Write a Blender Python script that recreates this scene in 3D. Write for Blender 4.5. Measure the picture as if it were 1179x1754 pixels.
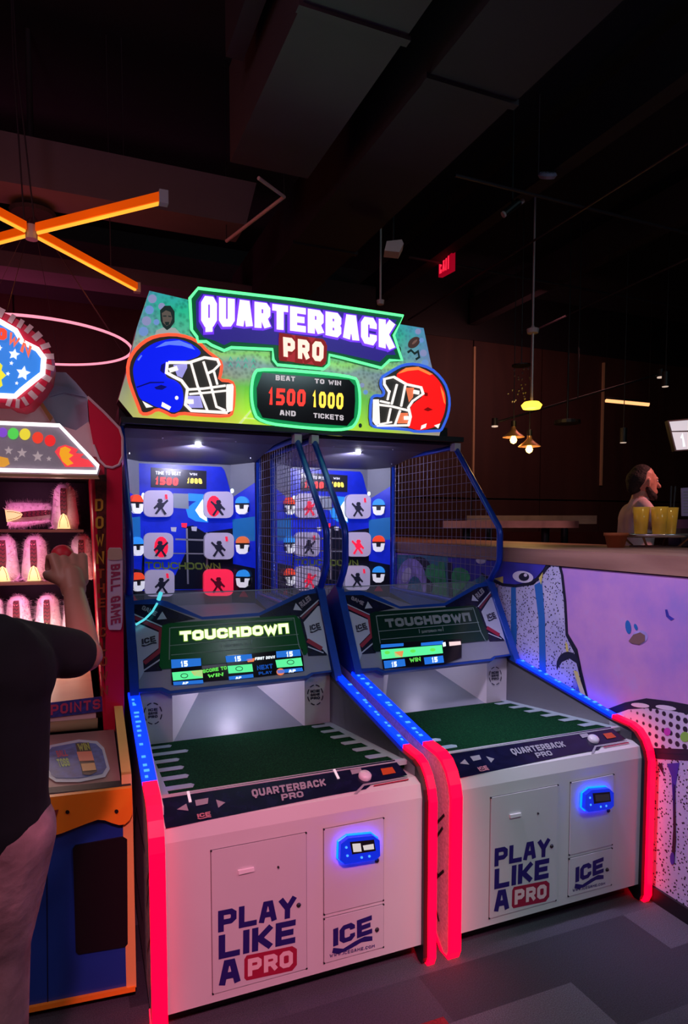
import bpy, bmesh, math, random
from mathutils import Vector as V3, Matrix
random.seed(7)
for o in list(bpy.data.objects): bpy.data.objects.remove(o)
C = bpy.context.scene.collection
SC = bpy.context.scene
# ------------------------------------------------------------------ camera
FP, PX, PY, EYE = 1135.0, 589.5, 970.5, 1.5
pitch = math.atan(70 / FP); yaw = math.atan(477.5 / FP * math.cos(pitch))
FW = V3((math.sin(yaw) * math.cos(pitch), math.cos(yaw) * math.cos(pitch), -math.sin(pitch)))
RT = V3((math.cos(yaw), -math.sin(yaw), 0)); UP = RT.cross(FW)
CAM = V3((0, 0, EYE))
cd = bpy.data.cameras.new('camera'); cam = bpy.data.objects.new('camera', cd); C.objects.link(cam)
cam.matrix_world = Matrix(((RT.x, UP.x, -FW.x, 0), (RT.y, UP.y, -FW.y, 0), (RT.z, UP.z, -FW.z, EYE), (0, 0, 0, 1)))
cd.sensor_fit = 'HORIZONTAL'; cd.sensor_width = 36; cd.lens = FP / 1179 * 36
cd.shift_y = (PY - 877) / 1179; cd.clip_start = .05
SC.camera = cam
# ------------------------------------------------------------------ world, exposure
w = bpy.data.worlds.new('world'); SC.world = w; w.use_nodes = True
w.node_tree.nodes['Background'].inputs[0].default_value = (.10, .06, .12, 1)
w.node_tree.nodes['Background'].inputs[1].default_value = .12
SC.view_settings.view_transform = 'Standard'; SC.view_settings.look = 'None'
SC.view_settings.gamma = 1; SC.view_settings.exposure = 0
def light(kind, loc, power, color, size=.3, to=None, spot=None, blend=.5, name='room_fill_light'):
    l = bpy.data.lights.new(name, kind); l.energy = power; l.color = color
    if kind == 'AREA': l.size = size
    else: l.shadow_soft_size = size
    if spot: l.spot_size = spot; l.spot_blend = blend
    o = bpy.data.objects.new(name, l); C.objects.link(o); o.location = loc
    if to is not None: o.rotation_euler = (V3(to) - V3(loc)).to_track_quat('-Z', 'Y').to_euler()
    return o
# unseen hall lamps behind the camera, then lights added to tint and brighten parts
light('AREA', (-1.7, -1.0, 3.7), 16, (1, .30, .45), .8, (.6, 1.9, .4))
light('AREA', (2.6, -1.2, 3.7), 18, (.62, .92, 1.0), .8, (1.7, 2.2, .4))
light('SPOT', (-.1, -1.3, 3.6), 640, (1, .25, .42), .12, (.62, 1.9, .30), .34, .6)  # pink spot added for the left cabinet front
light('SPOT', (1.5, -.6, 3.7), 350, (.62, 1, .92), .12, (1.68, 1.9, .30), .40, .6)  # cyan-white spot added for the right cabinet front
light('SPOT', (1.5, .9, 3.75), 22, (.75, .88, 1), .1, (1.2, 2.5, .6), 1.2, .8)
light('SPOT', (.55, 1.75, 3.3), 260, (.80, .62, 1), .15, (2.15, 2.05, .85), .72, .7)  # spot added to brighten the mural wall
light('SPOT', (1.7, .2, 3.8), 90, (.7, .75, 1), .1, (1.75, 1.3, 0), .75, .8)
light('AREA', (-.9, 1.2, 3.0), 5, (1, .8, .9), .4, (-.1, 2.6, 2.0))  # small area light added to lift the clown game's upper part
light('AREA', (4.8, 5.3, 3.5), 12, (1, .34, .32), .8, (4.8, 7, 2))  # area light added to lift the back wall
light('SPOT', (4.9, 2.2, 3.3), 260, (1, .32, .30), .1, (3.8, 3.5, 1.7), .8, .7)  # red spot added for the person at the bar
light('AREA', (-.6, 5.7, 2.0), 16, (1, .16, .36), .8, (-.6, 7.05, 2.7))  # area light added to redden the wall behind the ring lamp
# ------------------------------------------------------------------ materials
MATS = {}
def mat(name, col, rough=.5, metal=0, em=None, es=0, spec=.5, noise=None, bump=None, alpha=1, trans=0):
    if name in MATS: return MATS[name]
    m = bpy.data.materials.new(name); m.use_nodes = True; nt = m.node_tree; b = nt.nodes['Principled BSDF']
    b.inputs['Base Color'].default_value = (*col, 1); b.inputs['Roughness'].default_value = rough
    b.inputs['Metallic'].default_value = metal; b.inputs['Specular IOR Level'].default_value = spec
    if em: b.inputs['Emission Color'].default_value = (*em, 1); b.inputs['Emission Strength'].default_value = es
    if alpha < 1: b.inputs['Alpha'].default_value = alpha
    if trans: b.inputs['Transmission Weight'].default_value = trans; b.inputs['IOR'].default_value = 1.02
    if noise or bump:
        tc = nt.nodes.new('ShaderNodeTexCoord'); n = nt.nodes.new('ShaderNodeTexNoise')
        sc = noise[0] if noise else bump[0]
        n.inputs['Scale'].default_value = sc; n.inputs['Detail'].default_value = 6
        nt.links.new(tc.outputs['Object'], n.inputs['Vector'])
        if noise:
            r = nt.nodes.new('ShaderNodeValToRGB'); a = noise[1]
            r.color_ramp.elements[0].position = .3; r.color_ramp.elements[1].position = .7
            r.color_ramp.elements[0].color = (*[c * (1 - a) for c in col], 1)
            r.color_ramp.elements[1].color = (*[min(1, c * (1 + a)) for c in col], 1)
            nt.links.new(n.outputs['Fac'], r.inputs['Fac']); nt.links.new(r.outputs['Color'], b.inputs['Base Color'])
        if bump:
            bp = nt.nodes.new('ShaderNodeBump'); bp.inputs['Strength'].default_value = bump[1]; bp.inputs['Distance'].default_value = .01
            nt.links.new(n.outputs['Fac'], bp.inputs['Height']); nt.links.new(bp.outputs['Normal'], b.inputs['Normal'])
    MATS[name] = m; return m
def glow(name, col, s, base=None): return mat(name, base or [c * .5 for c in col], .4, em=col, es=s)
def ramp(nt, els):
    r = nt.nodes.new('ShaderNodeValToRGB'); e = r.color_ramp.elements
    e[0].position, e[0].color = els[0][0], (*els[0][1], 1); e[1].position, e[1].color = els[-1][0], (*els[-1][1], 1)
    for p, c in els[1:-1]:
        k = e.new(p); k.color = (*c, 1)
    return r
def N(nt, t, **k):
    n = nt.nodes.new(t)
    for a, b in k.items():
        if a in n.inputs.keys(): n.inputs[a].default_value = b
        else: setattr(n, a, b)
    return n
white = mat('white_laminate', (.70, .70, .70), .38, noise=(1.5, .03))
whited = mat('white_laminate_door', (.66, .66, .67), .36, noise=(1.5, .03))
liner = mat('blue_grey_liner', (.68, .74, .82), .5, noise=(4, .05))
grey = mat('grey_liner', (.19, .20, .24), .5, noise=(4, .08))
lgrey = mat('light_grey_plastic', (.5, .52, .56), .45)
brushed = mat('brushed_grey', (.32, .36, .40), .42, .2, noise=(3, .12))
black = mat('black_paint', (.008, .008, .012), .45)
blackg = mat('black_gloss', (.01, .01, .015), .12)
navy = mat('navy_gloss', (.006, .007, .035), .25, noise=(25, .4))
navyp = mat('navy_print', (.02, .012, .16), .4)
redp = mat('red_print', (.38, .012, .05), .4)
pinkp = mat('pale_pink_print', (.85, .62, .62), .4)
bluem = mat('blue_metal', (.008, .07, .42), .3, .2, noise=(12, .15))
bluef = mat('blue_frame_paint', (.01, .06, .50), .28, .2)
dblue = mat('deep_blue_board', (.01, .02, .3), .4)
silver = mat('silver_print', (.60, .68, .78), .35, .3)
wire = mat('net_wire', (.30, .30, .42), .4, .5)
chrome = mat('chrome', (.8, .8, .82), .18, 1)
screw = mat('dark_screw', (.05, .05, .06), .4, .7)
ledred = glow('led_red', (1, .0, .013), 3.8, (.5, .0, .05))
ledblue = glow('led_blue', (.0, .013, 1), 3.8, (.0, .05, .5))
ledspark = glow('led_blue_bright', (.05, .28, 1), 1.6)
sidegr = mat('side_graphic_panel', (.62, .52, .58), .4, noise=(90, .25))
txtgrey = mat('grey_print', (.33, .33, .38), .4)
txtwhite = mat('white_print', (.8, .8, .82), .4)
teal = mat('pale_teal_strip', (.36, .52, .55), .4)
glass = mat('clear_acrylic', (.8, .95, .9), .03, alpha=.10)
def turf_mat():
    m = bpy.data.materials.new('green_turf'); m.use_nodes = True; nt = m.node_tree; b = nt.nodes['Principled BSDF']
    tc = N(nt, 'ShaderNodeTexCoord'); n = N(nt, 'ShaderNodeTexNoise', Scale=160.0, Detail=4.0)
    nt.links.new(tc.outputs['Object'], n.inputs['Vector'])
    r = ramp(nt, [(.3, (.002, .022, .008)), (.55, (.006, .06, .022)), (.8, (.02, .12, .04))])
    nt.links.new(n.outputs['Fac'], r.inputs['Fac']); nt.links.new(r.outputs['Color'], b.inputs['Base Color'])
    bp = N(nt, 'ShaderNodeBump', Strength=.8, Distance=.01); nt.links.new(n.outputs['Fac'], bp.inputs['Height'])
    nt.links.new(bp.outputs['Normal'], b.inputs['Normal']); b.inputs['Roughness'].default_value = 1; b.inputs['Specular IOR Level'].default_value = .05
    return m
turf = turf_mat()
def carpet_mat():
    m = bpy.data.materials.new('carpet_planks'); m.use_nodes = True; nt = m.node_tree; b = nt.nodes['Principled BSDF']
    tc = N(nt, 'ShaderNodeTexCoord')
    br = N(nt, 'ShaderNodeTexBrick', Scale=1.0); br.offset = .5
    for k, v in (('Brick Width', .9), ('Row Height', .22), ('Mortar Size', .0), ('Bias', 0.0)): br.inputs[k].default_value = v
    br.inputs['Color1'].default_value = (.022, .024, .038, 1); br.inputs['Color2'].default_value = (.13, .135, .17, 1)
    mp = N(nt, 'ShaderNodeMapping'); mp.inputs['Rotation'].default_value = (0, 0, 0); mp.inputs['Location'].default_value = (.3, .12, 0)
    nt.links.new(tc.outputs['Object'], mp.inputs['Vector']); nt.links.new(mp.outputs['Vector'], br.inputs['Vector'])
    n = N(nt, 'ShaderNodeTexNoise', Scale=260.0, Detail=3.0); nt.links.new(tc.outputs['Object'], n.inputs['Vector'])
    mx = N(nt, 'ShaderNodeMix', data_type='RGBA', blend_type='MULTIPLY'); mx.inputs[0].default_value = .8
    r = ramp(nt, [(.3, (.35, .35, .35)), (.75, (1.3, 1.3, 1.3))]); nt.links.new(n.outputs['Fac'], r.inputs['Fac'])
    nt.links.new(br.outputs['Color'], mx.inputs[6]); nt.links.new(r.outputs['Color'], mx.inputs[7])
    nt.links.new(mx.outputs[2], b.inputs['Base Color']); b.inputs['Roughness'].default_value = .8
    bp = N(nt, 'ShaderNodeBump', Strength=.5, Distance=.005); nt.links.new(n.outputs['Fac'], bp.inputs['Height']); nt.links.new(bp.outputs['Normal'], b.inputs['Normal'])
    return m
def mural_mat(name, cols, scale=3.0, dots=None):
    m = bpy.data.materials.new(name); m.use_nodes = True; nt = m.node_tree; b = nt.nodes['Principled BSDF']
    tc = N(nt, 'ShaderNodeTexCoord'); n = N(nt, 'ShaderNodeTexNoise', Scale=scale, Detail=7.0, Roughness=.6)
    nt.links.new(tc.outputs['Object'], n.inputs['Vector'])
    r = ramp(nt, cols); nt.links.new(n.outputs['Fac'], r.inputs['Fac']); out = r.outputs['Color']
    if dots:
        v = N(nt, 'ShaderNodeTexVoronoi', Scale=dots[0]); v.inputs['Randomness'].default_value = dots[2]
        nt.links.new(tc.outputs['Object'], v.inputs['Vector'])
        r2 = ramp(nt, [(dots[1], (0, 0, 0)), (dots[1] + .06, (1, 1, 1))]); nt.links.new(v.outputs['Distance'], r2.inputs['Fac'])
        mx = N(nt, 'ShaderNodeMix', data_type='RGBA', blend_type='MIX')
        mx.inputs[6].default_value = (.01, .01, .03, 1)
        nt.links.new(r2.outputs['Color'], mx.inputs[0]); nt.links.new(out, mx.inputs[7]); out = mx.outputs[2]
    nt.links.new(out, b.inputs['Base Color']); b.inputs['Roughness'].default_value = .6
    bp = N(nt, 'ShaderNodeBump', Strength=.15, Distance=.005); nt.links.new(n.outputs['Fac'], bp.inputs['Height']); nt.links.new(bp.outputs['Normal'], b.inputs['Normal'])
    MATS[name] = m; return m
def wood_mat(name, c1, c2, sc=6.0, rough=.5, stretch=(1, .12, 1)):
    m = bpy.data.materials.new(name); m.use_nodes = True; nt = m.node_tree; b = nt.nodes['Principled BSDF']
    tc = N(nt, 'ShaderNodeTexCoord'); mp = N(nt, 'ShaderNodeMapping'); mp.inputs['Scale'].default_value = stretch
    n = N(nt, 'ShaderNodeTexNoise', Scale=sc, Detail=8.0, Distortion=.6)
    nt.links.new(tc.outputs['Object'], mp.inputs['Vector']); nt.links.new(mp.outputs['Vector'], n.inputs['Vector'])
    r = ramp(nt, [(.3, c1), (.7, c2)]); nt.links.new(n.outputs['Fac'], r.inputs['Fac'])
    nt.links.new(r.outputs['Color'], b.inputs['Base Color']); b.inputs['Roughness'].default_value = rough
    return m
# ------------------------------------------------------------------ planes, builders
def ray(u, v): return RT * ((u - PX) / FP) + UP * ((PY - v) / FP) + FW
def dep(u, v, w_): return CAM + ray(u, v) * w_
class Plane:                      # a flat face of a real thing: points measured on it
    def __init__(s, O, U, V):
        s.O = V3(O); s.U = V3(U).normalized(); s.V = V3(V).normalized(); s.N = s.U.cross(s.V)
    def uv(s, u, v):
        d = ray(u, v); t = (s.O - CAM).dot(s.N) / d.dot(s.N); q = CAM + d * t - s.O
        return q.dot(s.U), q.dot(s.V)
    def at(s, a, b, d=0): return s.O + s.U * a + s.V * b + s.N * d
    def px(s, u, v, d=0):
        a, b = s.uv(u, v); return s.at(a, b, d)
class MB:
    def __init__(s, off=(0, 0, 0)): s.v = []; s.f = []; s.m = []; s.mats = []; s.off = V3(off)
    def mi(s, m):
        if m not in s.mats: s.mats.append(m)
        return s.mats.index(m)
    def face(s, pts, m):
        n = len(s.v); s.v += [V3(p) for p in pts]; s.f.append(tuple(range(n, n + len(pts)))); s.m.append(s.mi(m)); return s
    def prism(s, pts, ext, m, side=None):
        pts = [V3(p) for p in pts]; ext = V3(ext); n = len(s.v); k = len(pts)
        s.v += pts + [p + ext for p in pts]
        s.f.append(tuple(range(n, n + k))); s.f.append(tuple(range(n + 2 * k - 1, n + k - 1, -1)))
        i = s.mi(m); j = s.mi(side or m); s.m += [i, i]
        for a in range(k):
            b = (a + 1) % k; s.f.append((n + b, n + a, n + k + a, n + k + b)); s.m.append(j)
        return s
    def box(s, a, b, m):
        x0, y0, z0 = a; x1, y1, z1 = b
        return s.prism([(x0, y0, z0), (x1, y0, z0), (x1, y0, z1), (x0, y0, z1)], (0, y1 - y0, 0), m)
    def tube(s, pts, r, m, closed=False, seg=8, cap=True):
        pts = [V3(p) for p in pts]; k = len(pts); rs = r if isinstance(r, (list, tuple)) else [r] * k
        i = s.mi(m); base = len(s.v); prev = None
        for a in range(k):
            if closed: t = (pts[(a + 1) % k] - pts[a - 1])
            else: t = pts[min(a + 1, k - 1)] - pts[max(a - 1, 0)]
            if t.length < 1e-9: t = V3((0, 0, 1))
            t.normalize()
            if prev is None:
                h = V3((0, 0, 1)) if abs(t.z) < .9 else V3((1, 0, 0)); nx = t.cross(h).normalized()
            else:
                nx = prev - t * prev.dot(t)
                nx = nx.normalized() if nx.length > 1e-6 else t.orthogonal().normalized()
            prev = nx; ny = t.cross(nx)
            for q in range(seg):
                an = 2 * math.pi * q / seg; s.v.append(pts[a] + (nx * math.cos(an) + ny * math.sin(an)) * rs[a])
        for a in range(k if closed else k - 1):
            b = (a + 1) % k
            for q in range(seg):
                q2 = (q + 1) % seg
                s.f.append((base + a * seg + q, base + a * seg + q2, base + b * seg + q2, base + b * seg + q)); s.m.append(i)
        if cap and not closed:
            s.f.append(tuple(base + q for q in range(seg - 1, -1, -1))); s.m.append(i)
            s.f.append(tuple(base + (k - 1) * seg + q for q in range(seg))); s.m.append(i)
        return s
    def lathe(s, c, prof, m, seg=24, axis=V3((0, 0, 1))):
        axis = axis.normalized(); nx = axis.orthogonal().normalized(); ny = axis.cross(nx); c = V3(c); base = len(s.v); i = s.mi(m)
        for r, h in prof:
            for q in range(seg):
                an = 2 * math.pi * q / seg; s.v.append(c + axis * h + (nx * math.cos(an) + ny * math.sin(an)) * max(r, 1e-4))
        for a in range(len(prof) - 1):
            for q in range(seg):
                q2 = (q + 1) % seg
                s.f.append((base + a * seg + q, base + a * seg + q2, base + (a + 1) * seg + q2, base + (a + 1) * seg + q)); s.m.append(i)
        return s
    def each(s, name, parent=None, smooth=False):      # every loose piece becomes a part of its own
        par = list(range(len(s.v)))
        def fd(x):
            while par[x] != x: par[x] = par[par[x]]; x = par[x]
            return x
        for f in s.f:
            for q in f[1:]: par[fd(q)] = fd(f[0])
        gr = {}
        for i, f in enumerate(s.f): gr.setdefault(fd(f[0]), []).append(i)
        out = []
        for k, fs in gr.items():
            b = MB(s.off); mp = {}
            for i in fs:
                for q in s.f[i]:
                    if q not in mp: mp[q] = len(b.v); b.v.append(s.v[q])
                b.f.append(tuple(mp[q] for q in s.f[i])); b.m.append(b.mi(s.mats[s.m[i]]))
            out.append(b.build(name, parent, smooth))
        return out
    def build(s, name, parent=None, smooth=False, label=None):
        me = bpy.data.meshes.new(name); me.from_pydata([tuple(v - s.off) for v in s.v], [], s.f); me.update()
        for m in s.mats: me.materials.append(m)
        me.polygons.foreach_set('material_index', s.m)
        if smooth: me.polygons.foreach_set('use_smooth', [True] * len(s.f))
        o = bpy.data.objects.new(name, me); C.objects.link(o)
        if parent: o.parent = parent
        else: o.location = s.off
        if label: o['label'] = label
        return o
def tag(o, label, cat, group=None, kind=None):
    if label: o['label'] = label
    if cat: o['category'] = cat
    if group: o['group'] = group
    if kind: o['kind'] = kind
    return o
def struct(o): o['kind'] = 'structure'; return o
def empty(name, loc, label, cat, group=None):
    o = bpy.data.objects.new(name, None); C.objects.link(o); o.location = loc; o.empty_display_size = .1
    return tag(o, label, cat, group)
# stroke font on a 4 x 6 grid
G = {'A': [[(0, 0), (1.2, 6), (2.8, 6), (4, 0)], [(1.3, 2), (2.7, 2)]],
 'B': [[(0, 3), (0, 6), (3.1, 6), (4, 5.2), (4, 3.9), (3.2, 3), (0, 3)], [(3.2, 3), (4, 2.1), (4, .8), (3.1, 0), (0, 0), (0, 3)]],
 'C': [[(4, 4.95), (4, 5.05), (3.1, 6), (.9, 6), (0, 5), (0, 1), (.9, 0), (3.1, 0), (4, .95), (4, 1.05)]],
 'D': [[(0, 0), (0, 6), (3, 6), (4, 5), (4, 1), (3, 0), (0, 0)]],
 'E': [[(4, 6), (0, 6), (0, 0), (4, 0)], [(0, 3), (3.4, 3)]], 'F': [[(4, 6), (0, 6), (0, 0)], [(0, 3), (3.4, 3)]],
 'G': [[(4, 4.95), (4, 5.05), (3, 6), (1, 6), (0, 5), (0, 1), (1, 0), (4, 0), (4, 2.8), (2.7, 2.8)]],
 'H': [[(0, 0), (0, 6)], [(4, 0), (4, 6)], [(1, 3), (3, 3)]], 'I': [[(0, 0), (0, 6)]],
 'K': [[(0, 0), (0, 6)], [(4, 6), (1.2, 3.1), (4, 0)], [(0, 3.1), (1.4, 3.1)]], 'L': [[(0, 6), (0, 0), (4, 0)]],
 'M': [[(0, 0), (0, 6), (2, 2.6), (4, 6), (4, 0)]], 'N': [[(0, 0), (0, 6), (4, 0), (4, 6)]],
 'n': [[(0, 0), (0, 6), (4, 6), (4, 0)]],
 'O': [[(1, 0), (0, 1), (0, 5), (1, 6), (3, 6), (4, 5), (4, 1), (3, 0), (1, 0)]],
 'P': [[(0, 0), (0, 6), (3.1, 6), (4, 5.2), (4, 3.3), (3.1, 2.5), (0, 2.5)]],
 'Q': [[(1, 0), (0, 1), (0, 5), (1, 6), (3, 6), (4, 5), (4, 1), (3, 0), (1, 0)], [(2, .3), (2, -1.3)]],
 'R': [[(0, 0), (0, 6), (3.1, 6), (4, 5.2), (4, 3.4), (3.1, 2.6), (0, 2.6)], [(2.4, 2.6), (4, 0)]],
 'S': [[(4, 5.1), (4, 5.2), (3.1, 6), (.9, 6), (0, 5.2), (0, 3.8), (.9, 3), (3.1, 3), (4, 2.2), (4, .8), (3.1, 0), (.9, 0), (0, .8), (0, .9)]],
 'T': [[(0, 6), (4, 6)], [(2, 6), (2, 0)]], 'U': [[(0, 6), (0, 1), (1, 0), (3, 0), (4, 1), (4, 6)]],
 'V': [[(0, 6), (2, 0), (4, 6)]], 'W': [[(0, 6), (1, 0), (2, 4), (3, 0), (4, 6)]], 'X': [[(0, 0), (4, 6)], [(0, 6), (4, 0)]],
 'Y': [[(0, 6), (2, 2.8), (4, 6)], [(2, 3), (2, 0)]], 'Z': [[(0, 6), (4, 6), (0, 0), (4, 0)]],
 '0': [[(1, 0), (0, 1), (0, 5), (1, 6), (3, 6), (4, 5), (4, 1), (3, 0), (1, 0)]],
 '1': [[(.8, 4.8), (2, 6), (2, 0)]], '2': [[(0, 5), (1, 6), (3, 6), (4, 5), (4, 4), (0, 0), (4, 0)]],
 '3': [[(0, 6), (4, 6), (4, 0), (0, 0)], [(1, 3), (4, 3)]], '4': [[(0, 6), (0, 2.6), (4, 2.6)], [(4, 6), (4, 0)]],
 '5': [[(4, 6), (0, 6), (0, 3.2), (3.1, 3.2), (4, 2.4), (4, .8), (3.1, 0), (0, 0)]],
 '.': [[(0, 0), (0, .4)]], '-': [[(.5, 3), (3.5, 3)]], ' ': []}
GW = {'I': .28, '.': .28, '1': .7, 'M': 1.25, 'W': 1.3, ' ': .5}
def strokes(pts, t):                                   # outline quads of a stroked polyline with mitred joints
    k = len(pts); offs = []; closed = (pts[0] == pts[-1]) and k > 2
    for a in range(k):
        p = pts[a]
        d0 = pts[a - 1] if a else (pts[-2] if closed else None)
        d1 = pts[a + 1] if a < k - 1 else (pts[1] if closed else None)
        def nn(q, r): L = math.hypot(r[0] - q[0], r[1] - q[1]) or 1; return (-(r[1] - q[1]) / L, (r[0] - q[0]) / L)
        if d0 is None: n = nn(p, d1); L = 1
        elif d1 is None: n = nn(d0, p); L = 1
        else:
            a1, a2 = nn(d0, p), nn(p, d1); n = (a1[0] + a2[0], a1[1] + a2[1]); h = math.hypot(*n)
            if h < .3: n = a1; L = 1
            else: n = (n[0] / h, n[1] / h); L = min(1 / max(.1, n[0] * a1[0] + n[1] * a1[1]), 1.9)
        offs.append((n[0] * L * t / 2, n[1] * L * t / 2))
    out = []
    for a in range(k - 1):
        p, q, o, r = pts[a], pts[a + 1], offs[a], offs[a + 1]
        out.append([(p[0] - o[0], p[1] - o[1]), (q[0] - r[0], q[1] - r[1]), (q[0] + r[0], q[1] + r[1]), (p[0] + o[0], p[1] + o[1])])
    return out
def chk(pts, n=2):
    for _ in range(n):
        q = []
        for a, b in zip(pts, pts[1:] + pts[:1]): q += [(a[0] * .75 + b[0] * .25, a[1] * .75 + b[1] * .25), (a[0] * .25 + b[0] * .75, a[1] * .25 + b[1] * .75)]
        pts = q
    return pts
def text(mb, s, fn, m, t=.2, asp=.62, gap=.16, ins=None):
    ins = ins or t         # fn(x, y): unit box to 3-D; t stroke in letter heights, asp letter width
    xs = 0; lay = []
    for ch in s:
        wd = asp * GW.get(ch, 1); lay.append((ch, xs, wd)); xs += wd + gap
    tot = xs - gap
    nn_ = (fn(1, 0) - fn(0, 0)).cross(fn(0, 1) - fn(0, 0)).normalized()
    for li, (ch, x0, wd) in enumerate(lay):
        for pi, pl in enumerate(G.get(ch, [])):
            pts = [(x0 + ins / 2 + x / 4 * max(wd - ins, 0.01), ins / 2 + y / 6 * (1 - ins)) for x, y in pl]
            if ch in 'QO0D' and pl[-1] != pl[0]: pass
            if pts[0] != pts[-1]:
                for i0, i1 in ((0, 1), (-1, -2)):           # square ends
                    ex, ey = pts[i0][0] - pts[i1][0], pts[i0][1] - pts[i1][1]; eL = math.hypot(ex, ey) or 1
                    ce = t * (.5 if min(abs(ex), abs(ey)) < .02 * eL else .36); pts[i0] = (pts[i0][0] + ex / eL * ce, pts[i0][1] + ey / eL * ce)
            for si, qd in enumerate(strokes(pts, t)):
                of = nn_ * (.00012 * pi + .00002 * si + .00005 * (li % 2)); mb.face([fn(x / tot, y) + of for x, y in qd], m)
def quadfn(P, tl, tr, br, bl, d=.002):                  # four measured corners on a plane
    c = [P.uv(*q) for q in (tl, tr, br, bl)]
    def f(x, y):
        top = [c[0][i] * (1 - x) + c[1][i] * x for i in (0, 1)]; bot = [c[3][i] * (1 - x) + c[2][i] * x for i in (0, 1)]
        return P.at(bot[0] * (1 - y) + top[0] * y, bot[1] * (1 - y) + top[1] * y, d)
    return f
def pline(pts, x):
    for a, b in zip(pts, pts[1:]):
        if x <= b[0] or b is pts[-1]:
            k = (x - a[0]) / (b[0] - a[0]); return a[1] + (b[1] - a[1]) * k
def poly(mb, P, pts, m, d=.002, th=None):
    q = [P.px(u, v, d) for u, v in pts]
    if th: mb.prism(q, -P.N * th, m)
    else: mb.face(q, m)
def ell(cx, cy, rx, ry, n=20, rot=0, a0=0, a1=360):
    r = math.radians(rot); out = []
    full = abs(a1 - a0) >= 360
    for i in range(n if full else n + 1):
        a = math.radians(a0 + (a1 - a0) * i / n); x, y = rx * math.cos(a), ry * math.sin(a)
        out.append((cx + x * math.cos(r) - y * math.sin(r), cy + x * math.sin(r) + y * math.cos(r)))
    return out
def rrect(cx, cy, w_, h_, k=.35):
    a, b = w_ / 2, h_ / 2; out = []
    for sx, sy, s0 in ((1, 1, 0), (-1, 1, 90), (-1, -1, 180), (1, -1, 270)):
        for i in range(5):
            an = math.radians(s0 + i * 22.5); out.append((cx + sx * a * (1 - k) + a * k * math.cos(an), cy + sy * b * (1 - k) + b * k * math.sin(an)))
    return out
def pstroke(mb, P, pts, t, m, d=.003):
    uv = [P.uv(*q) for q in pts]
    for i, qd in enumerate(strokes(uv, t)): mb.face([P.at(x, y, d + .00004 * i) for x, y in qd], m)
# ================================================================== SETTING
K = .025                                              # the hall's depth axis leans this much from Y
def W(x, y, z): return V3((x + K * (y - 1.91), y, z))
MB().box((-6, -4, -.05), (10, 7.6, 0), carpet_mat()).build('floor')
struct(bpy.data.objects['floor'])
ceilm = mat('ceiling_black', (.012, .013, .026), .9, noise=(1.2, .3))
struct(MB().box((-6, -4, 4.4), (10, 7.6, 4.5), ceilm).build('ceiling'))
brown = wood_mat('brown_wall_panel', (.030, .012, .011), (.055, .022, .018), 3, .6, (1, 1, .15))
mb = MB().box((-6, 7.05, 3.78), (10, 7.2, 4.4), black)
mb.box((-6, 7.12, 0), (10, 7.2, 3.78), mat('panel_gap', (.008, .004, .004), .8))
x = -6.0; i = 0
edges = [-6, -4.6, -3.2, -1.8, -.4, .95, 2.3, 3.65, 4.70, 5.75, 6.77, 7.8, 8.9, 10]
for a, b in zip(edges, edges[1:]):
    mb.box((a + .008, 7.06, 0), (b - .008, 7.12, 1.83), brown); mb.box((a + .008, 7.06, 1.85), (b - .008, 7.12, 3.78), brown)
struct(mb.build('wall_back'))
wallm = mat('dark_maroon_paint', (.035, .014, .026), .85, noise=(1, .2))
struct(MB().box((-6.1, -4, 0), (-6, 7.6, 4.4), wallm).build('wall_left'))
struct(MB().box((10, -4, 0), (10.1, 7.6, 4.4), wallm).build('wall_far_right'))
struct(MB().box((-6, -4.1, 0), (10, -4, 4.4), wallm).build('wall_front'))
brass = mat('brass_trim', (.55, .40, .22), .45, .2)
for i, X_ in enumerate((4.70, 6.77)):
    struct(MB().box((X_ - .013, 7.03, 2.05), (X_ + .013, 7.06, 3.7), brass).build('trim_%d' % (i + 1)))
# half wall on the right, carrying the bar counter
def purple_mat():
    return mural_mat('purple_mural_wall', [(.25, (.26, .22, .66)), (.45, (.48, .26, .66)), (.6, (.62, .32, .66)), (.8, (.44, .40, .82))], 2.2)
purple = purple_mat()
wp = [W(2.145, -2.5, 0), W(2.145, 6.0, 0), W(2.27, 6.0, 0), W(2.27, -2.5, 0)]
struct(MB().prism([p + V3((0, 0, .06)) for p in wp], (0, 0, 1.245), purple).build('wall_right'))
struct(MB().prism([W(2.13, -2.5, 0), W(2.13, 6.0, 0), W(2.28, 6.0, 0), W(2.28, -2.5, 0)], (0, 0, .06), black).build('baseboard_right'))
# mural painted on the half wall
WPn = Plane(W(2.145, 1.91, 0), (-K, -1, 0), (0, 0, 1))
dotw = mural_mat('dotted_white_paint', [(.3, (.40, .42, .68)), (.7, (.62, .62, .80))], 5, (75, .27, 1.0))
halft = mural_mat('halftone_paint', [(.3, (.5, .5, .72)), (.7, (.68, .66, .8))], 3, (30, .34, .0))
pblue = mat('mural_blue', (.02, .16, .50), .6); pdb = mat('mural_indigo', (.045, .04, .42), .6, noise=(6, .3)); pgreen = mat('mural_green', (.05, .42, .13), .6, noise=(20, .3))
pyel = mat('mural_yellow', (.75, .68, .15), .6); pwht = mat('mural_white', (.75, .74, .85), .6); pblk = mat('mural_black', (.01, .01, .03), .6)
pbrn = mat('mural_brown', (.22, .12, .11), .6); plil = mat('mural_lilac', (.42, .36, .78), .6, noise=(14, .35)); pmag = mat('mural_magenta', (.5, .05, .5), .6)
pteal = mat('mural_teal', (.05, .22, .30), .6, noise=(16, .4)); plime = mat('mural_lime', (.25, .6, .08), .6)
def mural(name, items):
    mb = MB()
    for i, (m, pts, d) in enumerate(items): poly(mb, WPn, pts, m, d)
    o = mb.build(name); o.parent = bpy.data.objects['wall_right']; return o
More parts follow.
